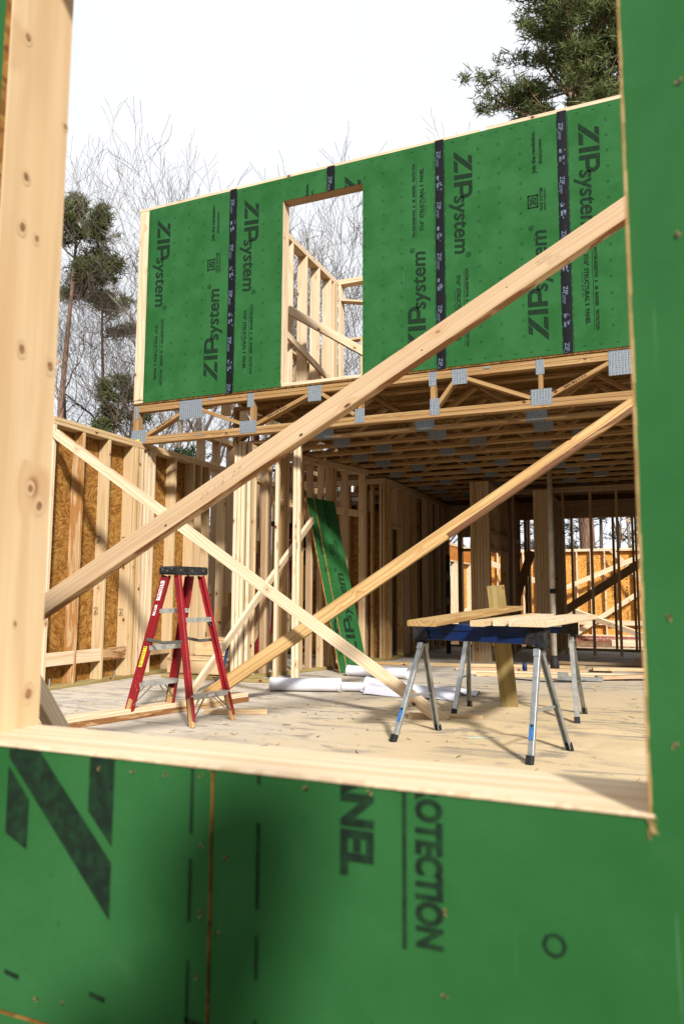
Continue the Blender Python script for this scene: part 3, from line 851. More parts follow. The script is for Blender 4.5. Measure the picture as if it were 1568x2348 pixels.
# deck
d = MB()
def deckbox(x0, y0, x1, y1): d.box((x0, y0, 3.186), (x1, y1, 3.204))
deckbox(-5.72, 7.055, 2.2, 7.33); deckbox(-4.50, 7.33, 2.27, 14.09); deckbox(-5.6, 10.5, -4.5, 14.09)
tag(d.build('upper_floor_deck', M['osb_shaded'], origin=(-2, 9, 3.186)), 'brown strand board deck of the upper floor on top of the trusses', 'floor deck')

# ================================================================ floor trusses
B0, B1, T0, T1 = 2.712, 2.798, 3.098, 3.184
def plate(parent, x0, z0, x1, z1, y):
    mb = MB(); mb.box((x0, y - .0025, z0), (x1, y, z1)); return mb.build('connector_plate', M['plate'], parent)
TY = 7.064
tr = thing('floor_truss', (-2.0, TY, B0), 'front open-web floor truss, sunlit, right under the green wall, with stamped webs', 'floor truss', 'open-web floor trusses')
def chord(parent, x0, x1, z0, z1, y0, dep=.089, n=2, name='chord'):
    mb = MB(); h = (z1 - z0) / n
    for k in range(n):
        for (a_, b_) in ((x0, x0 + (x1 - x0) * .42), (x0 + (x1 - x0) * .42, x1)):
            mb.board((a_, y0 + dep / 2, z0 + h * (k + .5)), (b_ - .001, y0 + dep / 2, z0 + h * (k + .5)), (0, 1, 0), dep - (.002 if k else 0), h - .0015)
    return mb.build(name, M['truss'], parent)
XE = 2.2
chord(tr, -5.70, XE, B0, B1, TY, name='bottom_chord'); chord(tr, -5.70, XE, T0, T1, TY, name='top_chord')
def web(parent, xa, za, xb, zb, y0, text=None):
    mb = MB(); d_ = V3((xb - xa, 0, zb - za)).normalized()
    mb.board((xa, y0 + .0445, za), (xb, y0 + .0445, zb), (0, 1, 0), .089, .040)
    o = mb.build('web', M['truss'], parent)
    if text:
        L = math.hypot(xb - xa, zb - za); A = d_; Bv = V3((-A.z, 0, A.x))
        P = V3((xa, y0 - .0015, za)) + A * (L * .62) + Bv * .012
        decal(o, text_tris(text, .021, L * .36, .02), P, -A, -Bv, M['ink_wood'], 'printed_stamp')
    return o
def upright(parent, x, w, y0, z0=B1, z1=T0, mat='truss'):
    mb = MB(); mb.board((x, y0 + .0445, z0), (x, y0 + .0445, z1), (0, 1, 0), .089, w); return mb.build('upright', M[mat], parent)
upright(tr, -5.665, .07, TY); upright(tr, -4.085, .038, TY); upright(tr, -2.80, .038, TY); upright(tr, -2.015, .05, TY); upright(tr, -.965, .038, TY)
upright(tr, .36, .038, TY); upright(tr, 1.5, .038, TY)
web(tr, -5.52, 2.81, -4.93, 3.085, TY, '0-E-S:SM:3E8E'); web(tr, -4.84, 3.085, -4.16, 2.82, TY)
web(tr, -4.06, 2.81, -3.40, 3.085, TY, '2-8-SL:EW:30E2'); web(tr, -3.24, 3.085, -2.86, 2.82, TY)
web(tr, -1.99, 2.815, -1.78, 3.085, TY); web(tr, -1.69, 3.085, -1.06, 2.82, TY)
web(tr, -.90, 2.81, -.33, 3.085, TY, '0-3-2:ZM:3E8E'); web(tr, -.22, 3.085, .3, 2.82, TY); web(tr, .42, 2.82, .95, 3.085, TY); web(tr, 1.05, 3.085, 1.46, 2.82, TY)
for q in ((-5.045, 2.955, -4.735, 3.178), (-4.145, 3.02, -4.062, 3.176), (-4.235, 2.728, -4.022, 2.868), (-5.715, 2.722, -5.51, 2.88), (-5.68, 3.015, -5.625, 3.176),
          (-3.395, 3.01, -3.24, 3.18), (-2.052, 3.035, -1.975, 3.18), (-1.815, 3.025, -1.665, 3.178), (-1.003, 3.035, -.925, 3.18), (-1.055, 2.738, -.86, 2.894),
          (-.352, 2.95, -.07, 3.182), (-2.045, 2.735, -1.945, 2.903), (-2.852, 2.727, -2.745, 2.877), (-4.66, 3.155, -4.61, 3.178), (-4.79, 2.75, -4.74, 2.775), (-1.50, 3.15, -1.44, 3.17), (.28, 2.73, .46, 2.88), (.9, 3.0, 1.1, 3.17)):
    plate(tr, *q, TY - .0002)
# yellow tape tag at the bearing
mb = MB(); mb.board((-5.72, TY - .006, 2.735), (-5.60, TY - .006, 2.745), (0, 0, 1), .05, .001, .0002)
mb.build('paint_mark', M['yellow_sticker'], tr)

t2 = thing('floor_truss', (-1.0, 7.552, B0), 'open-web floor truss in the shade, second counted back from the sunlit front one', 'floor truss', 'open-web floor trusses')
XL = -4.62
chord(t2, XL, XE, B0, B0 + .040, 7.552, n=1, name='bottom_chord'); chord(t2, XL, XE, 3.144, T1, 7.552, n=1, name='top_chord')
x = XL + .06; k = 0; Y2 = 7.552
upright(t2, XL + .02, .038, Y2, B0 + .04, 3.144)
while x < XE - .6:
    web(t2, x, B0 + .055, x + .52, 3.13, Y2); web(t2, x + .57, 3.13, x + 1.09, B0 + .055, Y2)
    plate(t2, x + 1.04, B0 + .004, x + 1.25, B0 + .11, Y2 - .0002)
    mb = MB(); mb.box((x + 1.04, Y2 + .004, B0 - .0025), (x + 1.22, Y2 + .085, B0 - .0002)); mb.build('connector_plate', M['plate'], t2)
    x += 1.17
names = ['third', 'fourth', 'fifth', 'sixth', 'seventh', 'eighth', 'ninth', 'tenth', 'eleventh', 'twelfth', 'thirteenth', 'fourteenth']
for i in range(12):
    c = copy_tree(t2); yy = 7.552 + .488 * (i + 1)
    c.location = (-1.0 + (.35 if i % 3 == 1 else -.15 if i % 3 == 2 else 0), yy, B0)
    c['label'] = 'open-web floor truss in the shade, %s counted back from the sunlit front one' % names[i]

# rim boards closing the far and right ends of the floor trusses
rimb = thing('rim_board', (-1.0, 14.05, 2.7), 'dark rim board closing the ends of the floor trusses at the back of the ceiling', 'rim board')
mb = MB(); mb.board((-5.7, 14.06, 2.93), (4.4, 14.06, 2.93), (0, 0, 1), .54, .03); mb.build('board', M['osb_shaded'], rimb)

# ================================================================ left wall
XI = -5.56
lw = thing('framed_wall', (XI, 7.2, 0), 'left side wall, bare studs with orange-brown strand board behind them', 'wall')
def lstud(y, z1=2.655, mat='pine', rn=None, w=.038, x1=XI): return stud(lw, XI - .14, x1, y, y + w, .038, z1, mat, 'stud', rn)
lstud(5.675, mat='pale'); lstud(6.09, mat='blotch'); 
s2 = lstud(6.494); s3 = lstud(6.908)
lstud(6.955, mat='pine'); lstud(6.995, mat='yellow')
for k, (y, dx, mt) in enumerate(((7.036, .0, 'pine'), (7.076, -.004, 'pale'), (7.125, -.030, 'yellow'), (7.175, -.012, 'pale'), (7.222, -.002, 'pale'), (7.262, -.006, 'pale'), (7.302, -.001, 'pale'))):
    lstud(y, mat=mt, x1=XI + dx)
for y in (7.734, 8.137, 8.307, 8.50): lstud(y)
for y in (8.93, 9.34, 9.75, 10.15, 10.56, 10.97, 11.4, 11.8, 12.2, 12.6, 13.0, 13.4): lstud(y)
for s_ in (s2, s3):
    pass
for (y, z) in ((6.4925, 1.50), (6.9065, 1.52), (6.4925, .72), (6.9065, .70)):
    decal(lw, text_tris('No.2', .030, .085, .02) , (XI - .085, y - .001, z), (0, 0, 1), (-1, 0, 0), M['ink_wood'], 'grade_stamp')
    decal(lw, text_tris('SPF KD', .014, .085, .01) , (XI - .062, y - .001, z), (0, 0, 1), (-1, 0, 0), M['ink_wood'], 'grade_stamp')
mb = MB(); mb.v = []
vs = []
def osb_panel(parent, axis, lo, hi, plane, th, z0, z1, name='sheathing_panel', mat='osb', cell=1.22):
    a = lo
    while a < hi - .01:
        b = min(a + cell, hi)
        mb = MB()
        if axis == 'y':
            vs = [(plane, a, z0), (plane, b - .003, z0), (plane, b - .003, z1), (plane, a, z1), (plane - th, a, z0), (plane - th, b - .003, z0), (plane - th, b - .003, z1), (plane - th, a, z1)]
            gs = [(v[1], v[2], v[0]) for v in vs]
        else:
            vs = [(a, plane, z0), (b - .003, plane, z0), (b - .003, plane, z1), (a, plane, z1), (a, plane + th, z0), (b - .003, plane + th, z0), (b - .003, plane + th, z1), (a, plane + th, z1)]
            gs = [(v[0], v[2], v[1]) for v in vs]
        off = random.random() * 20
        gs = [(g_[0] + off, g_[1], g_[2]) for g_ in gs]
        mb._add(vs, [(0, 1, 2, 3), (7, 6, 5, 4), (0, 4, 5, 1), (1, 5, 6, 2), (2, 6, 7, 3), (3, 7, 4, 0)], gs)
        mb.build(name, M[mat], parent)
        a = b
osb_panel(lw, 'y', 5.675, 8.54, XI - .142, .011, .0, 2.70)
# black print on the board between the end stud and the first stud
st = []
rs = random.Random(11)
for z, tx, h, L in ((2.05, 'SIZED FOR SPACING', .03, .55), (1.42, 'EXPOSURE 1', .035, .42), (.95, 'RATED SHEATHING', .03, .5), (.62, '24/16', .05, .2)):
    decal(lw, text_tris(tx, h, L, .02), (XI - .1405, 5.79, z + .3), (0, 0, -1), (0, 1, 0), M['ink'], 'printed_stamp')
decal(lw, ring_tris(0, 0, .055, .008, 16) + text_tris('N', .04, .04, .02), (XI - .1405, 5.80, 1.77), (0, 1, 0), (0, 0, 1), M['ink'], 'printed_stamp')
decal(lw, ring_tris(0, 0, .065, .006, 16) + ring_tris(0, 0, .04, .01, 10), (XI - .1405, 5.815, 1.62), (0, 1, 0), (0, 0, 1), M['ink'], 'printed_stamp')
decal(lw, ring_tris(0, 0, .065, .008, 16) + text_tris('PS', .04, .05, .02), (XI - .1405, 5.815, .47), (0, 1, 0), (0, 0, 1), M['ink'], 'printed_stamp')
for (ya, yb, mt) in ((5.714, 6.088, 'pale'), (6.129, 6.492, 'pale'), (6.533, 6.906, 'wane'), (7.35, 7.732, 'pine')):
    hboard(lw, (XI - .018, ya, .298), (XI - .018, yb, .298), .132, .036, mt, 'blocking', (0, 0, 1))
for k, z in enumerate((2.676, 2.716)):
    hboard(lw, (XI - .07, 5.675, z), (XI - .07, 7.9 + k * .6, z), .14, .038, 'pine', 'top_plate', (1, 0, 0))
    hboard(lw, (XI - .07, 7.905 + k * .6, z), (XI - .07, 13.5, z), .14, .038, 'pine', 'top_plate', (1, 0, 0))
hboard(lw, (XI - .07, 5.675, .019), (XI - .07, 13.5, .019), .14, .038, 'treated', 'bottom_plate', (1, 0, 0))
mb = MB()
for y in (5.82, 6.78): mb.tube([(XI - .05, y, .0385), (XI - .05, y, .105)], .007, 6); mb.tube([(XI - .05, y, .04), (XI - .05, y, .052)], .013, 6)
mb.build('anchor_bolt', M['galv'], lw)

# taller stair side wall beyond it
sw = thing('framed_wall', (-6.25, 10, 0), 'taller open stud wall rising behind the left wall, trees showing between its studs', 'wall')
y = 9.3
while y < 14:
    stud(sw, -6.32, -6.18, y, y + .038, 0, 3.30, 'tan'); y += .42
for z in (3.32, 3.36): hboard(sw, (-6.25, 9.2, z), (-6.25, 14.2, z), .14, .038, 'pine', 'top_plate', (1, 0, 0))
hboard(sw, (-6.25, 9.2, .02), (-6.25, 14.2, .02), .14, .038, 'treated', 'bottom_plate', (1, 0, 0))

# ================================================================ walls of the upper storey seen through the window hole
uw = thing('framed_wall', (-4.4, 9, 3.207), 'pale upper storey stud wall running back inside the window hole', 'wall')
ZT = 5.60
for y in (7.62, 8.02, 8.43, 8.86, 9.27, 9.68): stud(uw, -4.44, -4.30, y, y + .038, FB + .04, ZT, 'pale')
stud(uw, -4.44, -4.30, 9.80, 9.838, FB + .04, ZT, 'pale'); stud(uw, -4.44, -4.30, 9.90, 9.938, FB + .04, ZT, 'pale'); stud(uw, -4.34, -4.30, 9.845, 9.895, FB + .04, ZT, 'tan')
for z in (ZT + .019, ZT + .058): hboard(uw, (-4.37, 7.3, z), (-4.37, 9.95, z), .14, .038, 'pale', 'top_plate', (1, 0, 0))
hboard(uw, (-4.37, 7.3, FB + .019), (-4.37, 9.95, FB + .019), .14, .038, 'pale', 'bottom_plate', (1, 0, 0))
ub = thing('framed_wall', (-3.4, 10.05, 3.207), 'pale upper storey stud wall crossing behind the window hole with a framed opening', 'wall')
for z in (ZT + .019, ZT + .058): hboard(ub, (-4.29, 9.99, z), (1.7, 9.99, z), .14, .038, 'pale', 'top_plate')
for x in (-4.28, -3.86, -3.74, -3.35, -2.95, -2.54, -2.1, -1.7, -1.3, -.9, -.5, 0, .4, .8, 1.2): stud(ub, x, x + .038, 9.92, 10.06, FB + .04, ZT, 'pale')
hboard(ub, (-3.74, 9.99, 5.22), (-3.35, 9.99, 5.22), .14, .038, 'pale', 'blocking')
hboard(ub, (-4.24, 9.99, 5.36), (-3.86, 9.99, 5.28), .14, .03, 'pale', 'blocking')
hboard(ub, (-4.29, 9.99, FB + .019), (1.7, 9.99, FB + .019), .14, .038, 'pale', 'bottom_plate')
uc = thing('framed_wall', (-4.9, 11.3, 3.207), 'pale farther upper storey stud wall seen between the studs beyond the window hole', 'wall')
for i in range(9): stud(uc, -5.15, -5.01, 7.7 + i * .41, 7.738 + i * .41, FB + .04, 4.62, 'pine')
for i in range(8): stud(uc, -5.0 + i * .41, -4.962 + i * .41, 11.6, 11.74, FB + .04, 5.35, 'pine')
hboard(uc, (-5.08, 7.5, 4.64), (-5.08, 11.6, 4.64), .14, .038, 'pine', 'top_plate', (1, 0, 0))
hboard(uc, (-5.1, 11.67, 5.37), (-1.5, 11.67, 5.37), .14, .038, 'pine', 'top_plate')
mb = MB(); mb.board((-4.29, 8.30, 4.62), (-3.2, 9.84, 4.05), (0, 0, 1), .12, .038)
tag(mb.build('brace', M['pale'], origin=(-3.8, 9, 3.2)), 'pale diagonal board crossing the studs inside the upper window hole', 'brace', 'diagonal braces')
mb = MB(); mb.board((-4.27, 7.7, 4.35), (-4.27, 9.7, 4.02), (0, 0, 1), .09, .038)
tag(mb.build('brace', M['pale'], origin=(-4.27, 8.6, 3.2)), 'short pale rail nailed across the lower studs inside the upper window hole', 'brace', 'diagonal braces')

# ================================================================ ground floor partitions
def vstud(parent, P, d, depth, z0, z1, mat='pine', w=.038, name='stud', rn=None):
    """stud at plan point P in a wall running along plan direction d"""
    d = V3((d[0], d[1], 0)).normalized(); n_ = V3((-d.y, d.x, 0))
    mb = MB(); mb.board((P[0], P[1], z0), (P[0], P[1], z1), n_, depth, w, rn=rn)
    return mb.build(name, M[mat], parent)
A_ = V3((-4.276, 7.665, 0)); dW = (V3((-3.885, 9.036, 0)) - A_).normalized(); nW = V3((-dW.y, dW.x, 0))
A_ += nW * .045
w1 = thing('framed_wall', tuple(A_), 'open stud partition behind the two white posts, running back to the leaning green sheets', 'wall')
for k, (sa, mt) in enumerate(((-.10, 'pine'), (.10, 'tan'), (.155, 'tan'), (.42, 'yellow'), (.46, 'tan'), (.73, 'yellow'), (.905, 'tan'), (1.12, 'pine'), (1.28, 'tan'), (1.38, 'yellow'), (1.62, 'tan'), (2.0, 'pine'))):
    P = A_ + dW * sa; vstud(w1, P, dW, .089, .04, 2.62, mt)
hboard(w1, A_ - dW * .2 + V3((0, 0, .02)), A_ + dW * 2.1 + V3((0, 0, .02)), .089, .038, 'treated', 'bottom_plate', nW)
for z in (2.64, 2.68): hboard(w1, A_ - dW * .2 + V3((0, 0, z)), A_ + dW * 2.1 + V3((0, 0, z)), .089, .038, 'tan', 'top_plate', nW)
hboard(w1, A_ + dW * .12 + V3((0, 0, 2.07)), A_ + dW * 1.9 + V3((0, 0, 2.07)), .089, .038, 'pine', 'blocking', (0, 0, 1))
cp = thing('corner_post', (-4.40, 7.38, 0), 'built-up pale corner post of three studs standing just left of the stud partition', 'post')
for k, (x, y, mt) in enumerate(((-4.43, 7.36, 'pale'), (-4.388, 7.372, 'pale'), (-4.346, 7.384, 'pale'))):
    vstud(cp, (x, y), (1, .27), .14, .04, 2.70, mt)
vstud(cp, (-4.30, 7.42), (1, .27), .089, .04, 2.70, 'pale')
hboard(cp, (-4.50, 7.22, .02), (-3.86, 7.30, .02), .12, .036, 'treated', 'bottom_plate', (0, 1, 0))
for (x, y, wd_, mt, lb) in ((-3.955, 7.46, .05, 'pale', 'slim white wooden post, left of the two free-standing posts before the stud partition'), (-3.765, 7.53, .085, 'pale', 'doubled white wooden post, right of the two free-standing posts before the stud partition')):
    p = thing('wooden_post', (x, y, 0), lb, 'post')
    vstud(p, (x, y), (1, .25), .089, 0, 2.71, mt, .038)
    if wd_ > .06: vstud(p, (x + .040, y + .012), (1, .25), .089, 0, 2.71, mt, .038)
    decal(p, [t for k in range(4) for t in ring_tris(.008 + k * .0, -.02 * k, .012, .003, 4, True)], (x + wd_ * .5 - .0, y - .052, 1.53), (.9, .2, 0), (0, 0, 1), M['ink_wood'], 'grade_stamp')

# far interior walls (in the deep shade)
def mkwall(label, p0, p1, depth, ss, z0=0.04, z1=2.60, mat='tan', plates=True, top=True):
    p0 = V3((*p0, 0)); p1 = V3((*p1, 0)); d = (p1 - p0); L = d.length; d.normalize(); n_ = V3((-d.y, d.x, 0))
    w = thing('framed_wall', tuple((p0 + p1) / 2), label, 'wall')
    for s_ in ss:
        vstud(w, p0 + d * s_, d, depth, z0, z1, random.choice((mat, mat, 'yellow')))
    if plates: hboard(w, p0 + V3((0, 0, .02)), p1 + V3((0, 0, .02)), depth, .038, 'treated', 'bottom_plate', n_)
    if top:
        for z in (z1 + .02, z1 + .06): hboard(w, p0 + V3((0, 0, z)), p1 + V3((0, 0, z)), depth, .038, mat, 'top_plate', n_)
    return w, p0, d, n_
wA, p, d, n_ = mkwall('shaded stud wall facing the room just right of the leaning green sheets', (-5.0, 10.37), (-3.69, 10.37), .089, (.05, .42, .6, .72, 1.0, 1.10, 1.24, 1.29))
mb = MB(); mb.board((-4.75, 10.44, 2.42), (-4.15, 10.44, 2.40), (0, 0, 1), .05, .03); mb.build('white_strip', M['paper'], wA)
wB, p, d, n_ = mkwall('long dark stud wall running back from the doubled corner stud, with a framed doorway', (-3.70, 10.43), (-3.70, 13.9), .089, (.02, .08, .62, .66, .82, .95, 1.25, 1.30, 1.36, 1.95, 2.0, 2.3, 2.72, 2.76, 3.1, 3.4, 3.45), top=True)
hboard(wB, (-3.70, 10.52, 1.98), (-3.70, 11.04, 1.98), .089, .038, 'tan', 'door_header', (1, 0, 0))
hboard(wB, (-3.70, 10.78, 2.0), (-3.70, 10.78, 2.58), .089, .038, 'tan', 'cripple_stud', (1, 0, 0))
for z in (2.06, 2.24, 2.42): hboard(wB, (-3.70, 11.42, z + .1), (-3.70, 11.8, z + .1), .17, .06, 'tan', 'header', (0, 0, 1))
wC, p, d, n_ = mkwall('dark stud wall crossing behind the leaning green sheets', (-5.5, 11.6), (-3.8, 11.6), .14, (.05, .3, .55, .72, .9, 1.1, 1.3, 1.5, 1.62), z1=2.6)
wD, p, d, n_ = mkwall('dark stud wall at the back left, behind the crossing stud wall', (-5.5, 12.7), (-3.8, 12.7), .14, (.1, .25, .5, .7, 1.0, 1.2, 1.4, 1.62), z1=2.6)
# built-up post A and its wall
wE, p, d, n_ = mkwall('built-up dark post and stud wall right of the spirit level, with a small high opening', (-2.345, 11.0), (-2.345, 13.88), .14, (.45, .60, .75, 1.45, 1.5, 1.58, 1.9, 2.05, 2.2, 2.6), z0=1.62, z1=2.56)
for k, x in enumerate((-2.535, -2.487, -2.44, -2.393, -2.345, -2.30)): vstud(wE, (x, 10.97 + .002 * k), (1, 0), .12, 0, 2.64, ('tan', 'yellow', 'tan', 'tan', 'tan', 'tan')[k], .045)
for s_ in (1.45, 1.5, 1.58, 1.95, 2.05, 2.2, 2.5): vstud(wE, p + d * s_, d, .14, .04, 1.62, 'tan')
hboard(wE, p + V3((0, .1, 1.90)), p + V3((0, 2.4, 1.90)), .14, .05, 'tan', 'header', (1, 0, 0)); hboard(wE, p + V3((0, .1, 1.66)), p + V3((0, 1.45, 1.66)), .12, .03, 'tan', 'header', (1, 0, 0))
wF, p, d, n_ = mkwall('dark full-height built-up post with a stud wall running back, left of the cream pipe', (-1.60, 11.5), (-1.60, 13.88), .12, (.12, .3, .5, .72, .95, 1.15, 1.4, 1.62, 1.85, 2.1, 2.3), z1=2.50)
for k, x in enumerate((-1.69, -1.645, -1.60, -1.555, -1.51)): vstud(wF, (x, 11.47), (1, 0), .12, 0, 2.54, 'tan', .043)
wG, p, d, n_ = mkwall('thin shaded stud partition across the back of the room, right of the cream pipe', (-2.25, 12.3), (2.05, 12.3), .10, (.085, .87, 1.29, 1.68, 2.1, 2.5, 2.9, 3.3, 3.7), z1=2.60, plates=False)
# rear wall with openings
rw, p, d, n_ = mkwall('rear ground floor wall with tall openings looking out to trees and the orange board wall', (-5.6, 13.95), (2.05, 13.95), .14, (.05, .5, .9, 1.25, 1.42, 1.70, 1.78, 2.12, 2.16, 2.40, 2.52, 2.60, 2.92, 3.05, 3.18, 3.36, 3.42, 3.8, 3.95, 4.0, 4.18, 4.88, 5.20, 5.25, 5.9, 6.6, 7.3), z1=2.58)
hboard(rw, (-5.6, 13.95, 2.482), (2.05, 13.95, 2.482), .275, .13, 'tan', 'header', (0, 0, 1))
hboard(rw, (-3.45, 13.95, 2.20), (-2.60, 13.95, 2.20), .29, .12, 'tan', 'header', (0, 0, 1))
hboard(rw, (-3.45, 13.95, 1.81), (-2.60, 13.95, 1.81), .05, .10, 'tan', 'transom_bar', (0, 0, 1))
hboard(rw, (-4.9, 13.95, 2.20), (-4.2, 13.95, 2.20), .29, .12, 'tan', 'header', (0, 0, 1))
# the house's right-hand outside wall and the neighbouring room behind it (beyond the right edge of the view)
rr_ = thing('framed_wall', (2.2, 10.5, 0), 'sheathed right side wall of the ground floor, beyond the right edge of the view', 'wall')
for i in range(18): stud(rr_, 2.1, 2.24, 7.1 + i * .406, 7.138 + i * .406, .04, 2.66, 'tan')
osb_panel(rr_, 'y', 7.05, 14.05, 2.252, .011, 0, 3.2)
hboard(rr_, (2.17, 7.05, .02), (2.17, 14.05, .02), .14, .038, 'treated', 'bottom_plate', (1, 0, 0))
osb_panel(wD, 'x', -5.5, -3.8, 12.78, .011, 0, 2.65)
osb_panel(sw, 'y', 11.9, 14.2, -6.322, .011, 0, 3.3)
osb_panel(rw, 'x', .55, 2.2, 14.025, .011, 0, 2.66)
osb_panel(wB, 'y', 11.06, 12.0, -3.758, .011, .05, 2.6)  # occluding boards added on the partitions to darken the back rooms
osb_panel(wB, 'y', 12.4, 13.9, -3.758, .011, .05, 2.6)
osb_panel(wA, 'x', -5.0, -3.75, 10.43, .011, .05, 2.2)
osb_panel(wE, 'y', 11.1, 12.4, -2.43, .011, 1.92, 2.6)
osb_panel(wF, 'y', 12.2, 13.9, -1.662, .011, .05, 2.5)
# dark pieces leaning in the shade
def single(name, cat, label, p0, p1, wd, w, t, mat, group=None, warp=0):
    mb = MB(); mb.board(p0, p1, wd, w, t, warp=warp)
    org = ((p0[0] + p1[0]) / 2, (p0[1] + p1[1]) / 2, min(p0[2], p1[2]))
    return tag(mb.build(name, M[mat], origin=org), label, cat, group)
single('leaning_board', 'board', 'dark board leaning in the shade beside the tall narrow opening at the back', (-2.36, 12.9, .6), (-2.02, 13.2, 1.72), (1, 0, 0), .14, .038, 'tan', 'leaning boards')
single('brace', 'brace', 'dark shaded diagonal brace crossing the slim studs at the back right', (-1.52, 13.5, .70), (.35, 13.5, 1.92), (0, 0, 1), .14, .038, 'tan', 'diagonal braces')
sv = thing('spirit_level', (-3.22, 12.1, 0), 'long dark spirit level with oval holes standing against the rear studs', 'spirit level')
mb = MB(); mb.board((-3.22, 12.1, 0), (-3.22, 12.1, 1.62), (1, 0, 0), .07, .03); mb.build('body', M['black'], sv)
mb = MB()
for z in (.4, .8, 1.2): mb.board((-3.22, 12.083, z), (-3.22, 12.083, z + .12), (1, 0, 0), .03, .002)
mb.build('grip_hole', M['alu_dark'], sv)

# ================================================================ far wing beyond
YG = 24.0
gw = thing('framed_wall', (-1.5, YG, -.24), 'sunlit far wing wall of bright studs and orange strand board on a brick base', 'wall')
x = -6.0
while x < 3: stud(gw, x, x + .038, YG, YG + .14, -.20, 2.32, 'pale'); x += .406
osb_panel(gw, 'x', -6.1, 3.4, YG + .142, .011, -.24, 2.36, mat='osb_pale')
for z in (2.34, 2.38): hboard(gw, (-6.1, YG + .07, z), (3.4, YG + .07, z), .14, .038, 'pale', 'top_plate')
hboard(gw, (-6.1, YG + .07, -.22), (3.4, YG + .07, -.22), .14, .038, 'pale', 'bottom_plate')
hboard(gw, (-6.1, YG + .018, .16), (3.4, YG + .018, .16), .14, .037, 'pale', 'blocking', (0, 0, 1))
mb = MB(); mb.box((-6.1, YG - .02, -.75), (3.4, YG + .16, -.242)); mb.build('brick_base', M['brick'], gw)
for k, xx in enumerate((-2.05, -1.35, -.95, -.45, .1)):
    for j, tx in enumerate(('EXPOSURE 1', 'RATED', '24/16')):
        decal(gw, text_tris(tx, .07, (.55, .4, .22)[j], .02), (xx, YG + .1405, 2.0 - j * .75), (0, 0, -1), (1, 0, 0), M['ink'], 'printed_stamp')
single('brace', 'brace', 'white brace rising to the right across the upper part of the far orange wall', (-2.9, 23.55, 1.08), (.6, 23.7, 2.6), (0, 0, 1), .14, .038, 'pale', 'braces on the far orange wall')
single('brace', 'brace', 'white brace falling to the right across the lower part of the far orange wall', (-3.4, 23.5, .86), (.2, 23.0, -.4), (0, -.4, 1), .17, .06, 'pale', 'braces on the far orange wall')
single('brace', 'brace', 'white brace rising to the right from the foot of the far orange wall', (-2.5, 23.72, -.25), (.3, 23.85, 1.65), (0, 0, 1), .14, .038, 'pale', 'braces on the far orange wall')
single('brace', 'brace', 'short white brace falling steeply from the top right of the far orange wall', (-1.32, 23.8, 2.36), (.5, 23.3, .3), (0, 0, 1), .12, .038, 'pale', 'braces on the far orange wall')
single('brace', 'brace', 'white brace falling across the left end of the far orange wall', (-5.2, 23.7, 2.1), (-3.1, 23.5, 1.25), (0, 0, 1), .16, .038, 'pale', 'braces on the far orange wall')
bw = thing('framed_wall', (-5.6, 20, -.2), 'back left wing wall with an orange header beam over bright studs', 'wall')
XBW = -5.60
hboard(bw, (XBW, 14.6, 2.19), (XBW, 23.9, 2.19), .42, .09, 'orange_lvl', 'header_beam', (0, 0, 1))
for z in (2.42, 2.46): hboard(bw, (XBW, 14.6, z), (XBW, 23.9, z), .14, .038, 'pale', 'top_plate', (1, 0, 0))
hboard(bw, (XBW, 14.6, 1.96), (XBW, 23.9, 1.96), .14, .038, 'pale', 'header_plate', (1, 0, 0))
for y in (17.4, 17.5, 17.62, 21.6, 21.75, 21.9, 22.05, 23.6, 23.75): stud(bw, XBW - .07, XBW + .07, y, y + .038, -.2, 1.94, 'pale')
osb_panel(bw, 'y', 22.3, 23.6, XBW - .072, .011, -.2, 1.9, mat='osb_pale')
single('brace', 'brace', 'short white brace at the foot of the back left wing wall', (-5.3, 19.5, .2), (-4.4, 22.3, 1.1), (0, 0, 1), .12, .038, 'pale', 'diagonal braces')
# lumber lying outside behind the house
for i, (x0, x1, y, z, mt) in enumerate(((-1.9, .6, 15.0, -.36, 'pale'), (-1.6, .9, 15.5, -.33, 'yellow'), (-2.2, .4, 16.2, -.37, 'pale'), (-1.2, 1.2, 17.2, -.32, 'pine'), (-1.9, .7, 18.4, -.26, 'pale'), (-1.1, 1.1, 19.0, -.15, 'pale'))):
    single('stacked_board', 'board', ('pale board lying outside nearest the back opening', 'yellow board lying outside, second from the back opening', 'pale board lying outside, third from the back opening', 'pine board lying outside, fourth from the back opening', 'pale board lying outside, fifth from the back opening', 'raised pale board lying outside nearest the brick base')[i],
           (x0, y, z), (x1, y + .3, z), (0, 1, 0), .235, .05 if i < 5 else .14, mt, 'boards lying outside behind the house')
mb = MB(); rs = random.Random(2); pts = []
for i in range(46): pts.append((-1.3 + i * .03 + .22 * math.sin(i * .7), 15.2 + .35 * math.sin(i * .45), -.29 + .02 * math.sin(i * 1.3) + .04))
mb.tube(pts, .012, 5); tag(mb.build('cord', M['cord_green'], origin=(-.8, 15.2, -.3), smooth=True), 'tangled green cord lying on the boards outside the back opening', 'cord')
mb = MB(); mb.board((-2.62, 13.3, .05), (-2.42, 13.45, .06), (0, 0, 1), .09, .09, .03)
tag(mb.build('gas_can', M['red_plastic'], origin=(-2.52, 13.4, 0)), 'small bright red plastic item on the floor by the rear studs', 'container')

# ================================================================ big braces
def ext(p0, p1, a, b):
    p0, p1 = V3(p0), V3(p1); d = (p1 - p0).normalized(); return p0 - d * a, p1 + d * b
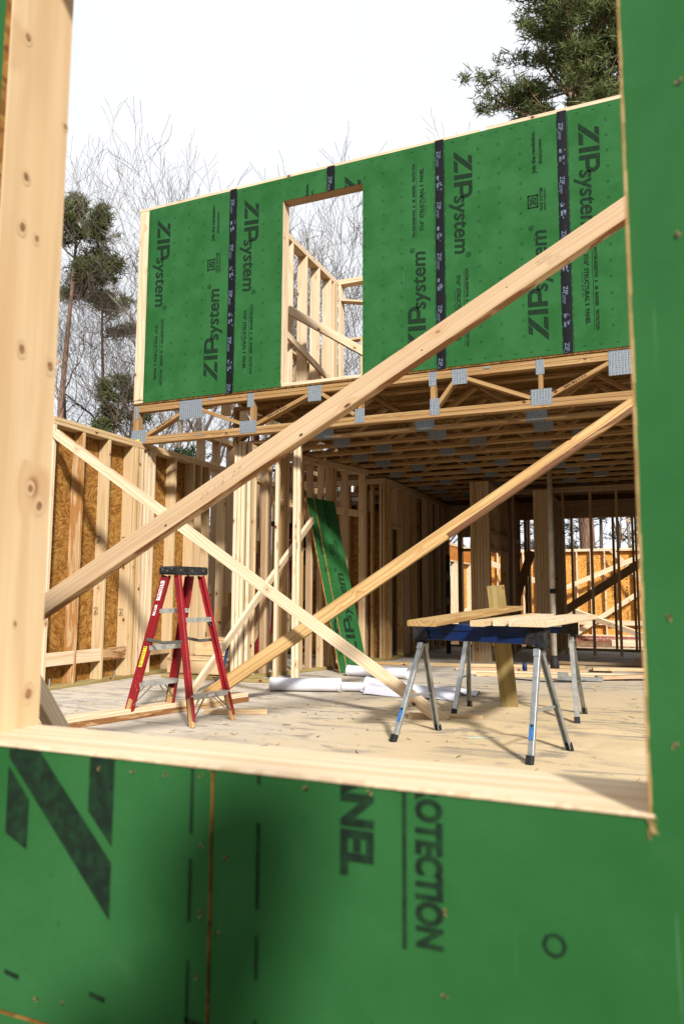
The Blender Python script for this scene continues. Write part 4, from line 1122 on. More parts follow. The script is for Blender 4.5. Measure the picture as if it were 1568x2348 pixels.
# large front brace
e0, e1 = V3((-2.65, 2.966, 1.099)), V3((-.326, 3.396, 2.594))
Wv = V3((.539, -.46, -.706)); Nv = V3((.138, .874, -.465))
q0, q1 = ext(e0 + Wv * .07 + Nv * .019, e1 + Wv * .07 + Nv * .019, .62, .75)
b1 = thing('brace', tuple(q0), 'large wide diagonal brace nearest the camera, rising from lower left to upper right', 'brace', 'diagonal braces')
mb = MB(); mb.board(q0, q1, Wv, .14, .034, .003, rn=.15, warp=0); 
bb = mb.build('board', M['tan'], b1)
mb = MB(); mb.board(q0 + Wv * .0695, q1 + Wv * .0695, Nv, .034, .004, .001); mb.build('stained_edge', M['wane'], b1)
d1 = (q1 - q0).normalized(); O1 = e1 - d1 * .16 + Wv * .035 - Nv * .0006 + Nv * 0
fc = q0 - Nv * .0172
tr = []
for i in range(2):
    o_ = i * .09
    for a, b, c_, d_ in ((0, 0, .075, .001), (0, .032, .075, .033), (0, 0, .001, .032), (.075, 0, .076, .032)): tr += rect(a + o_ * .35, b - o_ * .5, c_ + o_ * .35, d_ - o_ * .5)
    tr += [[(p_[0] + .006 + o_ * .35, p_[1] + .018 - o_ * .5) for p_ in t] for t in text_tris('SPF S-DRY', .008, .062, 0)] + [[(p_[0] + .006 + o_ * .35, p_[1] + .005 - o_ * .5) for p_ in t] for t in text_tris('KD-HT 24 STUD', .007, .062, 0)]
Ls = (e1 - e0).length
base = fc + d1 * (.62 + Ls * .93)
decal(b1, tr, base, d1, -Wv, M['pencil'], 'grade_stamp')
base = fc + d1 * (.62 + Ls * .245) + Wv * .0
decal(b1, [[(p_[0], p_[1]) for p_ in t] for t in text_tris('25 1/4', .028, .15, -.012, .3)], base + Wv * .02, d1, -Wv, M['pencil'], 'pencil_note')
decal(b1, [[(p_[0], p_[1]) for p_ in t] for t in text_tris('27', .028, .07, -.012, .3)], base + d1 * .19 + Wv * .012, d1, -Wv, M['pencil'], 'pencil_note')
mb = MB()
for k, (f_, o_, r_) in enumerate(((-.14, .03, .006), (.17, .035, .0065), (.455, .045, .0085), (.70, .03, .004), (.87, .0, .003), (.30, -.03, .0025))):
    c_ = fc + d1 * (.62 + Ls * f_) + Wv * o_ - Nv * .0008
    mb._add([c_ + d1 * (r_ * 1.25 * math.cos(t * .52)) + Wv * (r_ * math.sin(t * .52)) for t in range(12)], [tuple(range(12))])
mb.build('knot', M['ink_wood'], b1)
# second brace: from the truss down to the floor
q0 = V3((-3.72, 5.62, .02)); q1 = V3((-.135, 6.98, 2.66))
q0, q1 = ext(q0, q1, .0, .35)
b2 = thing('brace', tuple(q0), 'long yellowish diagonal brace with dark bark edge, rising behind the ladder', 'brace', 'diagonal braces')
dv = (q1 - q0).normalized(); sd = dv.cross(V3((0, 0, 1))).normalized(); upv = sd.cross(dv).normalized()
Wb = (upv * .93 - sd * .36).normalized()
mb = MB(); mb.board(q0, q1, Wb, .125, .038, .008, rn=.9, warp=.0); mb.build('board', M['yellow'], b2)
Tb = dv.cross(Wb)
if Tb.y > 0: Tb = -Tb
mb = MB(); mb.board(q0 + dv * 2.6 - Wb * .040 + Tb * .0165, q1 - Wb * .040 + Tb * .0165, Wb, .046, .008, .003); mb.build('bark_edge', M['bark_edge'], b2)
# third brace: white, from the left wall top to the floor
q0 = V3((-5.540,5.687,2.596)); q1 = V3((-1.506,5.630,0.000))
q0 = V3((-5.53, q0.y, q0.z)); q1 = q1 + V3((0, 0, .02))
b3 = thing('brace', tuple(q1), 'long white diagonal brace running from the left wall top down to the sawhorse foot', 'brace', 'diagonal braces')
dv = (q1 - q0).normalized(); sd = dv.cross(V3((0, 0, 1))).normalized(); upv = sd.cross(dv).normalized()
if upv.z < 0: upv = -upv
mb = MB(); mb.board(q0 - upv * .045, q1 - upv * .03, upv + V3((0, .12, 0)), .095, .038, .002, rn=.01); mb.build('board', M['pale'], b3)
mb = MB(); mb.board(q0 + upv * .0042 + dv * .05, q0 + dv * 1.5 + upv * .0042, (0, 1, 0), .034, .002, .0005); mb.build('bark_edge', M['blotch'], b3)
mb = MB(); mb.board(q0 + upv * .0042 + dv * 1.9, q0 + dv * 2.75 + upv * .0042, (0, 1, 0), .030, .002, .0005); mb.build('bark_edge', M['blotch'], b3)
# fourth brace: small, behind the ladder
single('brace', 'brace', 'short pale diagonal brace behind the red ladder, rising right to the stud partition', (-4.168,6.110,-0.023), (-3.866,8.196,1.859), (.2, -.3, 1), .089, .038, 'pale', 'diagonal braces')
single('brace', 'brace', 'thin tan diagonal board behind the short pale brace at the stud partition', (-4.634,7.554,-0.036), (-4.334,7.918,0.708), (.2, -.3, 1), .12, .038, 'tan', 'diagonal braces')
# white board end by the foreground stud
single('brace', 'brace', 'pale board end leaning down to the floor beside the foreground jamb stud', (-2.597,2.546,0.613), (-2.446,2.648,0.297), (.72, .0, .5), .05, .09, 'pale', 'diagonal braces')
# plates on the floor left of the ladder
single('floor_plate', 'board', 'pale board lying on top of a stained yellow board beside the ladder', V3((-3.994,3.952,-0.000)) + V3((0, 0, .058)), V3((-3.483,5.951,0.000)) + V3((0, 0, .058)), (1, -.3, 0), .14, .036, 'pale')
single('floor_plate', 'board', 'stained yellow board lying on the floor under the pale board beside the ladder', V3((-3.994,3.952,-0.000)) + V3((.01, 0, .02)), V3((-3.483,5.951,0.000)) + V3((.01, 0, .02)), (1, -.3, 0), .14, .038, 'wane')
single('board_offcut', 'offcut', 'short pine block lying on the floor between the ladder legs', V3((-3.375,5.184,0.000)) + V3((0, 0, .02)), V3((-2.771,5.389,0.000)) + V3((-.15, 0, .02)), (0, 1, 0), .089, .038, 'pine', 'offcuts on the floor')
single('board_offcut', 'offcut', 'pine offcut lying in the sawdust under the near sawhorse', (-1.83, 5.66, .02), (-1.285, 5.80, .02), (0, 1, 0), .07, .038, 'pine', 'offcuts on the floor')

# ================================================================ red ladder
lc = V3((-3.40, 4.88, 0)); LR = R(-10.5)
def LP(x, y, z): return V3((lc.x + x * math.cos(LR) - y * math.sin(LR), lc.y + x * math.sin(LR) + y * math.cos(LR), z))
def LD(x, y, z=0): return V3((x * math.cos(LR) - y * math.sin(LR), x * math.sin(LR) + y * math.cos(LR), z))
ld = thing('step_ladder', tuple(lc), 'red fibreglass double-sided step ladder with black top cap and worn stickers', 'ladder')
HT = 1.09
def railpt(sx, sy, z):
    t = z / HT
    return LP(sx * (.345 + (.062 - .345) * t), sy * (.225 + (.135 - .225) * t), z)
for sx in (-1, 1):
    for sy in (-1, 1):
        a, b = railpt(sx, sy, .045), railpt(sx, sy, HT)
        mb = MB(); ax = LD(1, 0); ay = LD(0, 1)
        wd = .078 if sx < 0 else .050
        mb.board(a, b, ax, wd, .006, .001)                          # web faces along the ladder side
        for e in (-1, 1):
            o_ = ax * (e * wd / 2 * .94) - ay * (sy * .013)
            mb.board(a + o_, b + o_, ay, .026, .006, .001)
        rl = mb.build('rail', M['red'], ld)
        ft = MB(); f0 = railpt(sx, sy, 0.0) - ay * (sy * .012); f1 = railpt(sx, sy, .15 if sx < 0 and sy < 0 else .20) - ay * (sy * .014)
        ft.board(f0, f1, ax, .052 if sx < 0 else .036, .034, .004); ft.build('foot', M['yellow'], rl)
mb = MB()
c0 = LP(0, 0, 1.128)
mb.obox(c0, LD(1, 0), LD(0, 1), (0, 0, 1), .175, .345, .062, .012)
cap = mb.build('top_cap', M['black'], ld)
mb = MB()
for (u, v, z) in ((-.05, -.1735, 1.135), (-.0, -.1735, 1.125), (.05, -.1735, 1.14), (.0885, -.12, 1.13), (.0885, .0, 1.125), (.0885, .12, 1.13)):
    p_ = LP(u, v, z); mb.tube([p_, p_ + LD(*((0, -.003) if abs(v) > .15 else (.003, 0)))], .008, 7)
mb.build('rivet', M['alu_dark'], cap)
def step(sx, z, deep, mat='alu', braces=False):
    a, b = railpt(sx, -1, z), railpt(sx, 1, z)
    ax = LD(1, 0)
    mb = MB(); mb.board(a, b, ax, deep, .004, .001)
    for e in (-1, 1): mb.board(a + ax * (e * deep / 2) - V3((0, 0, .016)), b + ax * (e * deep / 2) - V3((0, 0, .016)), (0, 0, 1), .034, .003, .0005)
    o = mb.build('step', M[mat], ld)
    if braces:
        mid0, mid1 = a.lerp(b, .34), a.lerp(b, .66)
        for e in (-.4, .4):
            br = MB(); br.board(mid0 + ax * deep * e - V3((0, 0, .03)), railpt(sx, -1, z - .17) + ax * deep * e, ax, .014, .004, .0008); br.build('step_brace', M['alu_dark' if e > 0 else 'alu'], o)
            br = MB(); br.board(mid1 + ax * deep * e - V3((0, 0, .03)), railpt(sx, 1, z - .17) + ax * deep * e, ax, .014, .004, .0008); br.build('step_brace', M['alu_dark' if e > 0 else 'alu'], o)
    return o
for z in (.835, .555): step(-1, z, .078)
step(-1, .275, .085, braces=True)
step(1, .77, .05); step(1, .22, .055, braces=True)
for z, L_ in ((.77, .1),):
    for sy in (-1, 1):
        mb = MB(); mb.board(railpt(1, 0, z) + LD(0, sy * .10) - V3((0, 0, .02)), railpt(1, sy, z - .075), LD(1, 0), .016, .004, .0008); mb.build('step_brace', M['alu_dark'], ld)
for sy in (-1, 1):
    mb = MB(); a, b = railpt(-1, sy, .605) + LD(0, sy * .012), railpt(1, sy, .600) + LD(0, sy * .012); c_ = a.lerp(b, .5) - V3((0, 0, .018))
    mb.board(a, c_, (0, 0, 1), .024, .004, .001); mb.board(c_, b, (0, 0, 1), .024, .004, .001)
    for t in (.42, .5, .58): 
        q = a.lerp(b, t) - V3((0, 0, .016)); mb.tube([q, q + LD(0, sy * .006)], .008, 7)
    mb.build('spreader', M['alu_dark'], ld)
# stickers on the near left rail
def sticker(z0, z1, w, mat, seed, off=0.0):
    rs = random.Random(seed); n = 14
    a, b = railpt(-1, -1, z0), railpt(-1, -1, z1); ax = LD(1, 0); nn = LD(0, -1) * .0042
    vs = []
    for k in range(n + 1):
        c_ = a.lerp(b, k / n) + nn + ax * off
        j = 0.0 if mat == 'yellow_sticker' else .006
        vs += [c_ - ax * (w / 2 - rs.uniform(0, j)), c_ + ax * (w / 2 - rs.uniform(0, j))]
    mb = MB(); mb._add(vs, [(2 * k, 2 * k + 1, 2 * k + 3, 2 * k + 2) for k in range(n)])
    o = mb.build('sticker', M[mat], ld)
    tr = []
    L_ = (b - a).length; dd = (b - a).normalized(); k = .014
    while k < L_ - .01:
        h = rs.uniform(.0025, .005); w2 = w * rs.uniform(.3, .75); x0 = -w * .38
        tr += rect(k, x0, k + h, x0 + w2); k += h + rs.uniform(.006, .014)
    decal(ld, tr, a + nn * 1.4 + ax * off, dd, ax, M['ink_wood' if mat != 'white_sticker' else 'red'], 'sticker_print')
sticker(.90, 1.05, .046, 'white_sticker', 1, -.002); sticker(.785, .865, .034, 'white_sticker', 2, -.004); sticker(.395, .55, .038, 'yellow_sticker', 3, .004)
mb = MB(); mb.board(railpt(1, 0, .205) + LD(.029, -.04), railpt(1, 0, .207) + LD(.029, .03), (0, 0, 1), .018, .001, .0002); mb.build('sticker', M['white_sticker'], ld)

# taller ladder behind the studs
l2 = thing('step_ladder', (-5.0, 9.6, 0), 'taller red step ladder half hidden behind the left studs', 'ladder')
for (xa, xb) in ((-5.32, -5.14), (-4.88, -5.02)):
    for y in (9.45, 9.85):
        mb = MB(); mb.board((xa, y, 0), (xb, y, 1.95), (1, 0, 0), .06, .022); mb.build('rail', M['red'], l2)
for k in range(6):
    mb = MB(); mb.board((-4.9 - .02 * k, 9.46, .3 + .29 * k), (-4.9 - .02 * k, 9.84, .3 + .29 * k), (1, 0, 0), .07, .02); mb.build('step', M['alu'], l2)
mb = MB(); mb.obox((-5.08, 9.65, 1.97), (1, 0, 0), (0, 1, 0), (0, 0, 1), .25, .45, .05, .01); mb.build('top_cap', M['black'], l2)

# ================================================================ sledgehammer
h0 = V3((-4.362,7.004,0.037)); h1 = V3((-4.192,6.860,0.470))
sh = thing('sledgehammer', tuple(h0), 'blue-handled sledgehammer standing on its head behind the ladder', 'sledgehammer')
dv = (h1 - h0).normalized()
mb = MB(); sdv = V3((.96, .1, .02)); mb.tube([h0 - sdv * .07, h0 - sdv * .055, h0 + sdv * .055, h0 + sdv * .07], [.026, .032, .032, .026], 8); mb.build('head', M['alu_dark'], sh, smooth=False)
mb = MB(); mb.tube([h0, h0.lerp(h1, .28)], .018, 8); mb.build('collar', M['rubber'], sh, smooth=True)
mb = MB(); mb.tube([h0.lerp(h1, .27), h0.lerp(h1, .8)], .0165, 8); mb.build('handle', M['bluegrip'], sh, smooth=True)
mb = MB(); mb.tube([h0.lerp(h1, .78), h1], .019, 8); mb.build('grip', M['rubber'], sh, smooth=True)

# ================================================================ sawhorses
def sawhorse(c, ang, label, halfL, halfW, HB=.76):
    def P(x, y, z): return V3((c[0] + x * math.cos(ang) - y * math.sin(ang), c[1] + x * math.sin(ang) + y * math.cos(ang), z))
    def D(x, y): return V3((x * math.cos(ang) - y * math.sin(ang), x * math.sin(ang) + y * math.cos(ang), 0))
    t = thing('sawhorse', (c[0], c[1], 0), label, 'sawhorse', 'folding sawhorses')
    bl = halfL - .03
    mb = MB()
    prof = [(-.030, .0), (-.034, -.008), (-.034, -.040), (-.026, -.046), (-.026, -.068), (-.034, -.074), (-.034, -.104), (-.028, -.108), (.028, -.108), (.034, -.104), (.034, -.074), (.026, -.068), (.026, -.046), (.034, -.040), (.034, -.008), (.030, .0)]
    n = len(prof); vs = [P(-bl, a, HB + b) for a, b in prof] + [P(bl, a, HB + b) for a, b in prof]
    mb._add(vs, [(i, (i + 1) % n, n + (i + 1) % n, n + i) for i in range(n)] + [tuple(range(n - 1, -1, -1)), tuple(range(n, 2 * n))])
    beam = mb.build('beam', M['blue'], t)
    for sx in (-1, 1):
        mb = MB()
        poly = [(0, 0), (.045, 0), (.10, -.045), (.045 + .075, -.10), (.0, -.125), (-.012, -.12), (-.012, -.005)]
        for sy in (-1, 1):
            v = [P(sx * (bl + .012 - a), sy * .037, HB + b) for a, b in poly] + [P(sx * (bl + .012 - a), sy * .043, HB + b) for a, b in poly]
            m_ = len(poly)
            mb._add(v, [tuple(range(m_)), tuple(range(2 * m_ - 1, m_ - 1, -1))] + [(i, (i + 1) % m_, m_ + (i + 1) % m_, m_ + i) for i in range(m_)])
        mb.board(P(sx * (bl + .006), 0, HB - .002), P(sx * (bl + .006), 0, HB - .12), D(0, 1), .085, .018, .003)
        mb.board(P(sx * (bl - .02), -.02, HB - .13), P(sx * (bl - .02), .02, HB - .13), D(1, 0), .07, .02)
        br = mb.build('end_bracket', M['black'], t)
        rv = MB()
        for (a, b) in ((.02, -.02), (.02, -.10), (.085, -.045), (.045, -.06)):
            p_ = P(sx * (bl + .006 - a), -.0432, HB + b); rv.tube([p_, p_ + D(0, -1) * .004], .007, 7)
        rv.build('rivet', M['blue'], br)
        for sy in (-1, 1):
            top = P(sx * (bl - .028), sy * .026, HB - .135); ft = P(sx * (halfL), sy * halfW, .0)
            dv = (ft - top).normalized()
            wv = D(1, 0); wv = (wv - dv * wv.dot(dv)).normalized(); nv = dv.cross(wv)
            if nv.dot(D(0, sy)) < 0: nv = -nv
            lm = MB()
            lm.board(top - dv * .01, ft - dv * .02, wv, .034, .0035, .001)
            for e in (-1, 1): lm.board(top - dv * .01 + wv * (e * .016) - nv * .012, ft - dv * .02 + wv * (e * .016) - nv * .012, nv, .027, .003, .001)
            lm.board(top - dv * .005 + nv * .002, top + dv * .04 + nv * .002, wv, .044, .01, .002)
            lg = lm.build('leg', M['galv'], t)
            fm = MB(); fm.board(ft - dv * .048, ft + dv * .004, wv, .042, .036, .006); fm.build('rubber_foot', M['rubber'], lg)
            for k in (.52, .56):
                q = top.lerp(ft, k) + nv * .002; rm = MB(); rm.tube([q, q + nv * .003], .0045, 6); rm.build('rivet', M['galv'], lg)
            if sy < 0 and label.startswith('nearer'):
                a_, b_ = top.lerp(ft, .665), top.lerp(ft, .80)
                sm = MB(); sm.board(a_ + nv * .0032, b_ + nv * .0032, wv, .030, .001, .0002); sk = sm.build('sticker', M['blue' if False else 'bluegrip'], lg)
                L_ = (b_ - a_).length
                tr_ = [((0.004, -.013), (.004, .013), (.022, 0)), ((.028, -.010), (L_ - .006, .004), (L_ - .006, .008))] + rect(.0, -.015, L_, -.0135) + rect(.0, .0135, L_, .015) + rect(0, -.015, .0015, .015) + rect(L_ - .0015, -.015, L_, .015) + rect(L_ * .3, -.013, L_ * .32, .013)
                decal(t, tr_, a_ + nv * .0042, dv, wv, M['ink'], 'sticker_print')
        q0 = P(sx * (bl - .028), -.026, HB - .135).lerp(P(sx * halfL, -halfW, 0), .56); q1 = P(sx * (bl - .028), .026, HB - .135).lerp(P(sx * halfL, halfW, 0), .56)
        cm = MB(); mid = q0.lerp(q1, .55) + V3((0, 0, .004)); cm.board(q0, mid, (0, 0, 1), .018, .004, .001); cm.board(mid, q1, (0, 0, 1), .018, .004, .001)
        cm.build('cross_strap', M['galv'], t)
    return t, P, D
sA, PA, DA = sawhorse((-1.092, 4.817), math.atan2(-.31, .92), 'nearer sawhorse with blue steel beam and silver legs, boards resting on top', .486, .262)
sB, PB, DB = sawhorse((-1.076, 6.215), math.atan2(-.01, .93), 'farther sawhorse, mostly hidden, blue beam end with a price label', .474, .262)
mb = MB(); mb.board(PB(.27, -.0352, .735), PB(.35, -.0352, .735), (0, 0, 1), .062, .0012, .0002); lab = mb.build('price_label', M['white_sticker'], sB)
tr_ = []
for k in range(9): tr_ += rect(.006 + k * .005, .004, .006 + k * .005 + (.003 if k % 3 else .0015), .018)
for k in range(3): tr_ += rect(.006, .028 + k * .010, .06 - k * .01, .032 + k * .010)
decal(sB, tr_, PB(.277, -.0362, .705), DB(1, 0), (0, 0, 1), M['ink_wood'], 'label_print')

# boards on the horses
zb = .7615
def flat(label, p0, p1, w, t, mat, z0, z1, nm='board'):
    return single(nm, 'board', label, (p0[0], p0[1], z0 + t / 2), (p1[0], p1[1], z1 + t / 2), (1, 0, 0), w, t, mat, 'boards laid across the sawhorses')
flat('long yellowish board on the sawhorses, sticking out farthest left with its end grain showing', (-1.325, 4.36), (-1.215, 6.78), .185, .036, 'yellow', zb, .822)
flat('narrow pine board on the sawhorses, left of the wide end-grained one', (-1.02, 4.50), (-.98, 6.55), .089, .036, 'pine', zb, zb + .002)
flat('middle narrow pale board on the sawhorses, set back between its neighbours', (-.915, 4.66), (-.87, 6.5), .089, .036, 'pale', zb, zb + .001)
flat('widest pale board on the sawhorses, rightmost, with arched end grain', (-.735, 4.60), (-.59, 6.42), .235, .038, 'pale', zb, zb + .001)
single('treated_board', 'board', 'greenish treated board standing upright, leaning behind the near sawhorse', (-1.205, 6.50, 0), (-1.27, 6.30, 1.03), (1, .1, 0), .142, .038, 'treated')

# ================================================================ leaning green sheets
def sheet_lean(label, y0, y1, xb, xt, zt, yt0, yt1, seed, s0=0, s1=1):
    t = thing('sheathing_offcut', (xb, (y0 + y1) / 2, 0), label, 'sheathing panel', 'green sheets leaning on the stud partition')
    uu = V3((.265, .964, 0)); a0, t0 = V3((-3.61, 8.49, .002)), V3((-4.04, 8.38, 2.17))
    a, b, c, d_ = a0 + uu * s0, a0 + uu * s1, t0 + uu * s1, t0 + uu * s0
    nn = (b - a).cross(d_ - a).normalized()
    if nn.x < 0: nn = -nn
    mb = MB(); f = [a, b, c, d_]; bk = [p - nn * .012 for p in f]
    mb._add(f + bk, []); 
    mb.f += [[0, 1, 2, 3], [7, 6, 5, 4], [0, 4, 5, 1], [1, 5, 6, 2], [2, 6, 7, 3], [3, 7, 4, 0]]; mb.m += [0, 1, 1, 1, 1, 1]
    o = mb.build('panel', [M['green'], M['osb_pale']], t)
    U_ = (b - a).normalized(); Vv = (d_ - a).normalized(); wmax = min((b - a).length, (c - d_).length)
    vs, fs = [], []
    for tt in SHEET:
        q = [(p_[0] - seed, p_[1] + .0) for p_ in tt]
        q = clip(q, (.01, .01, wmax - .01, 2.3))
        if len(q) >= 3:
            i0 = len(vs); vs += [a + U_ * p_[0] + Vv * p_[1] + nn * .0015 for p_ in q]; fs.append(tuple(range(i0, i0 + len(q))))
    m2 = MB(); m2._add(vs, fs); m2.build('printed_lettering', M['ink'], o)
sheet_lean('narrow green sheathing strip leaning nearest the room, its lower part in sun', 8.49, 8.86, -3.61, -4.17, 2.20, 8.68, 8.96, .80, 0, .135)
sheet_lean('wider green sheathing sheet leaning behind the narrow strip', 8.90, 9.52, -3.68, -4.20, 2.23, 8.93, 9.52, .76, .15, .56)

# ================================================================ blueprints
def roll(label, p0, p1, r, mat='paper', turns=1.15, flap=0.0, seed=1, loose=0.0, endw=.035):
    p0 = V3((p0[0], p0[1], r + .004)); p1 = V3((p1[0], p1[1], r + .004 + loose * .1))
    t = thing('blueprint_roll', (p0.x, p0.y, 0), label, 'paper roll', 'rolled building plans on the floor')
    d = (p1 - p0).normalized(); side = V3((0, 0, 1)).cross(d).normalized(); upd = d.cross(side)
    n = 34
    mb = MB(); vs = []; m_ = 5
    sec = []
    for i in range(n + 1):
        a = -1.2 + turns * 2 * math.pi * i / n
        rr = r * (1 - .10 * i / n) 
        sec.append((rr * math.cos(a), rr * math.sin(a)))
    if flap:
        sec = [(sec[0][0] + flap * (1 - k / 5), -r + .003 + .006 * (k / 5) ** 2) for k in range(5)] + sec
    for j in range(m_ + 1):
        k = j / m_
        for (a, b) in sec:
            sc_ = 1 + loose * k
            vs.append(p0.lerp(p1, k) + side * (a * sc_) + upd * (b * sc_))
    N_ = len(sec); fs = []
    for j in range(m_):
        for i in range(N_ - 1): fs.append((j * N_ + i, j * N_ + i + 1, (j + 1) * N_ + i + 1, (j + 1) * N_ + i))
    mb._add(vs, fs); o = mb.build('sheet', M['paper'], t, smooth=True)
    for e, sg in ((p0, -1), (p1, 1)):
        mb = MB(); vs = []; fs = []; b0 = 0
        for k in (0, 1):
            for i in range(17):
                a = 2 * math.pi * i / 16; rr = r * (1.04 + loose * (sg > 0))
                vs.append(e + d * (sg * endw * (k - .35)) + side * (rr * math.cos(a)) + upd * (rr * math.sin(a)))
        for i in range(16): fs.append((b0 + i, b0 + i + 1, b0 + 18 + i, b0 + 17 + i))
        mb._add(vs, fs); mb.build('sleeve_end', M['clear'], t, smooth=True)
    tr = []
    rs = random.Random(seed)
    for k in range(9):
        x0 = rs.uniform(.02, .5); y0 = rs.uniform(-r * .5, r * .4); tr += rect(x0, y0, x0 + rs.uniform(.02, .1), y0 + .0015)
    return t
roll('large white plan roll lying nearest the camera with a loose flap underneath', (-3.56, 6.66), (-2.93, 6.86), .066, flap=.11, seed=1)
roll('small white plan roll poking out right of the largest roll', (-2.90, 6.93), (-2.62, 6.98), .045, seed=2)
roll('long white plan roll lying farthest back, beside the leaning green sheets', (-3.40, 8.28), (-2.68, 8.22), .062, seed=3)
lp = thing('blueprint_sheet', (-2.4, 7.1, 0), 'loosely curled white plan sheets spread open between the rolls', 'paper sheets', 'rolled building plans on the floor')
for q, (ox, oy, rr, L_, ang, z_) in enumerate(((-2.72, 7.06, .07, .95, -.05, 0), (-2.66, 6.90, .045, .9, .10, 0), (-2.15, 7.28, .03, .5, .15, 0.0))):
    mb = MB(); vs = []; n = 26; m_ = 8
    for j in range(m_ + 1):
        for i in range(n + 1):
            a = i / n
            if a < .55:
                th = -math.pi * .5 + a / .55 * math.pi * 1.25
                yy = rr * math.cos(th); zz = rr + rr * math.sin(th)
            else:
                k = (a - .55) / .45; th = math.pi * .75; yy = rr * math.cos(th) - k * .10; zz = (rr + rr * math.sin(th)) * (1 - k) ** 1.6 + .004
            kk = j / m_
            zz = zz * (1 - .72 * kk) + .006 * math.sin(kk * 9 + i * .3) + .005 + .002 * q
            x_ = kk * L_; vs.append((ox + x_ * math.cos(ang) - yy * math.sin(ang), oy + x_ * math.sin(ang) + yy * math.cos(ang) * (1 + kk), max(zz, .003 + .0015 * q)))
    mb._add(vs, [(j * (n + 1) + i, j * (n + 1) + i + 1, (j + 1) * (n + 1) + i + 1, (j + 1) * (n + 1) + i) for j in range(m_) for i in range(n)])
    mb.build('sheet', M['paper'], lp, smooth=True)

# low drifts of sawdust under the cutting station
rs = random.Random(44); mb = MB()
for (x, y, r, h) in ((-.75, 5.15, .34, .022), (-1.25, 5.55, .45, .026), (-.45, 5.75, .30, .018), (-1.75, 5.25, .26, .014), (-.2, 5.1, .22, .012), (-1.15, 6.5, .25, .016)):
    n1, n2 = 7, 22; b = []
    for i in range(n1 + 1):
        for j in range(n2):
            a = 2 * math.pi * j / n2; rr = r * i / n1 * (1 + .25 * noise.noise(V3((math.cos(a) * 1.5 + x * 3, math.sin(a) * 1.5 + y, .3))))
            k = i / n1; z = h * (1 - k * k) ** 2 * (1 + .5 * noise.noise(V3((rr * 14 * math.cos(a), rr * 14 * math.sin(a), x)))) - (.001 if i == n1 else 0)
            b.append((x + rr * math.cos(a) * 1.3, y + rr * math.sin(a), max(z, -.002)))
    mb._add(b, [(i * n2 + j, i * n2 + (j + 1) % n2, (i + 1) * n2 + (j + 1) % n2, (i + 1) * n2 + j) for i in range(n1) for j in range(n2)])
tag(mb.build('sawdust', M['slab'], smooth=True), 'low drifts of pale sawdust on the slab around the sawhorse legs', 'sawdust', kind='stuff')

# ================================================================ cream pipe, lumber on the floor, small things
pp = thing('pipe_post', (-1.262, 9.9, 0), 'tall cream painted pipe standing from floor to ceiling with a black band', 'pipe')
mb = MB(); mb.tube([(-1.262, 9.9, 0), (-1.268, 9.9, 2.7)], .034, 14); mb.build('pipe', M['pipe'], pp, smooth=True)
mb = MB(); mb.tube([(-1.262, 9.9, .98), (-1.262, 9.9, 1.04)], .037, 14); mb.board((-1.262, 9.862, 1.01), (-1.21, 9.862, 1.01), (0, 0, 1), .05, .02); mb.build('band', M['rubber'], pp, smooth=False)
mb = MB(); mb.tube([(-1.262, 9.9, 0), (-1.262, 9.9, .09), (-1.262, 9.9, .20)], [.06, .055, .036], 10); mb.build('boot', M['rubber'], pp, smooth=True)
pts = [(-1.75, 8.85, .008), (-1.5, 8.72, .008), (-1.2, 8.62, .008), (-.95, 8.70, .008), (-.75, 8.9, .008), (-.6, 9.3, .01), (-.4, 9.6, .01)]
mb = MB(); mb.tube(pts, .008, 6); tag(mb.build('cord', M['rubber'], origin=(-1.2, 8.7, 0), smooth=True), 'black cord lying on the floor in front of the cream pipe', 'cord')
mb = MB(); mb.board((-1.07, 8.83, .03), (-.62, 8.90, .03), (0, 0, 1), .045, .05); mb.board((-1.10, 8.83, .05), (-.98, 8.84, .05), (0, 0, 1), .08, .06)
tag(mb.build('bar_clamp', M['galv'], origin=(-.85, 8.86, 0)), 'grey metal bar clamp lying on the floor behind the right sawhorse legs', 'clamp')
mb = MB(); mb.tube([(-1.58, 9.55, 0.0), (-1.58, 9.55, .09), (-1.58, 9.55, .13)], [.03, .03, .012], 8); tag(mb.build('bottle', M['blue'], origin=(-1.58, 9.55, 0), smooth=True), 'small dark blue bottle standing left of the foot of the cream pipe', 'bottle')
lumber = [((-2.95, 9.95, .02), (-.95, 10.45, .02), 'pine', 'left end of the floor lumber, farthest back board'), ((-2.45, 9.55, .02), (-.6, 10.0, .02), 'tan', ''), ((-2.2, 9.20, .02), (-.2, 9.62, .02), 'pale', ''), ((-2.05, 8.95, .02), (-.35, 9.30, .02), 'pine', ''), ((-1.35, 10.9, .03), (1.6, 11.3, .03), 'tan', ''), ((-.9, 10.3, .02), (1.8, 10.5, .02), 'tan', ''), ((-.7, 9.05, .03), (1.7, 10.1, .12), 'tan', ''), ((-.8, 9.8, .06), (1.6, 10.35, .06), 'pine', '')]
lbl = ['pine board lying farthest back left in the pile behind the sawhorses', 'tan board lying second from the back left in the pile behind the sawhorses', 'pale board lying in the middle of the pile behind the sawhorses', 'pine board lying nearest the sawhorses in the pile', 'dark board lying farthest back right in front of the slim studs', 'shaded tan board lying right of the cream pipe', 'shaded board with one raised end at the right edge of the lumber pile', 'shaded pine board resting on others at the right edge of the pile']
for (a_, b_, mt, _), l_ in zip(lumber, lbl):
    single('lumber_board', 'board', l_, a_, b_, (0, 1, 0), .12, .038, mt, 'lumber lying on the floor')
single('board_offcut', 'offcut', 'small wood block on the floor under the shaded boards at the right', (-.35, 11.0, .06), (.05, 11.05, .06), (0, 1, 0), .1, .1, 'tan', 'offcuts on the floor')
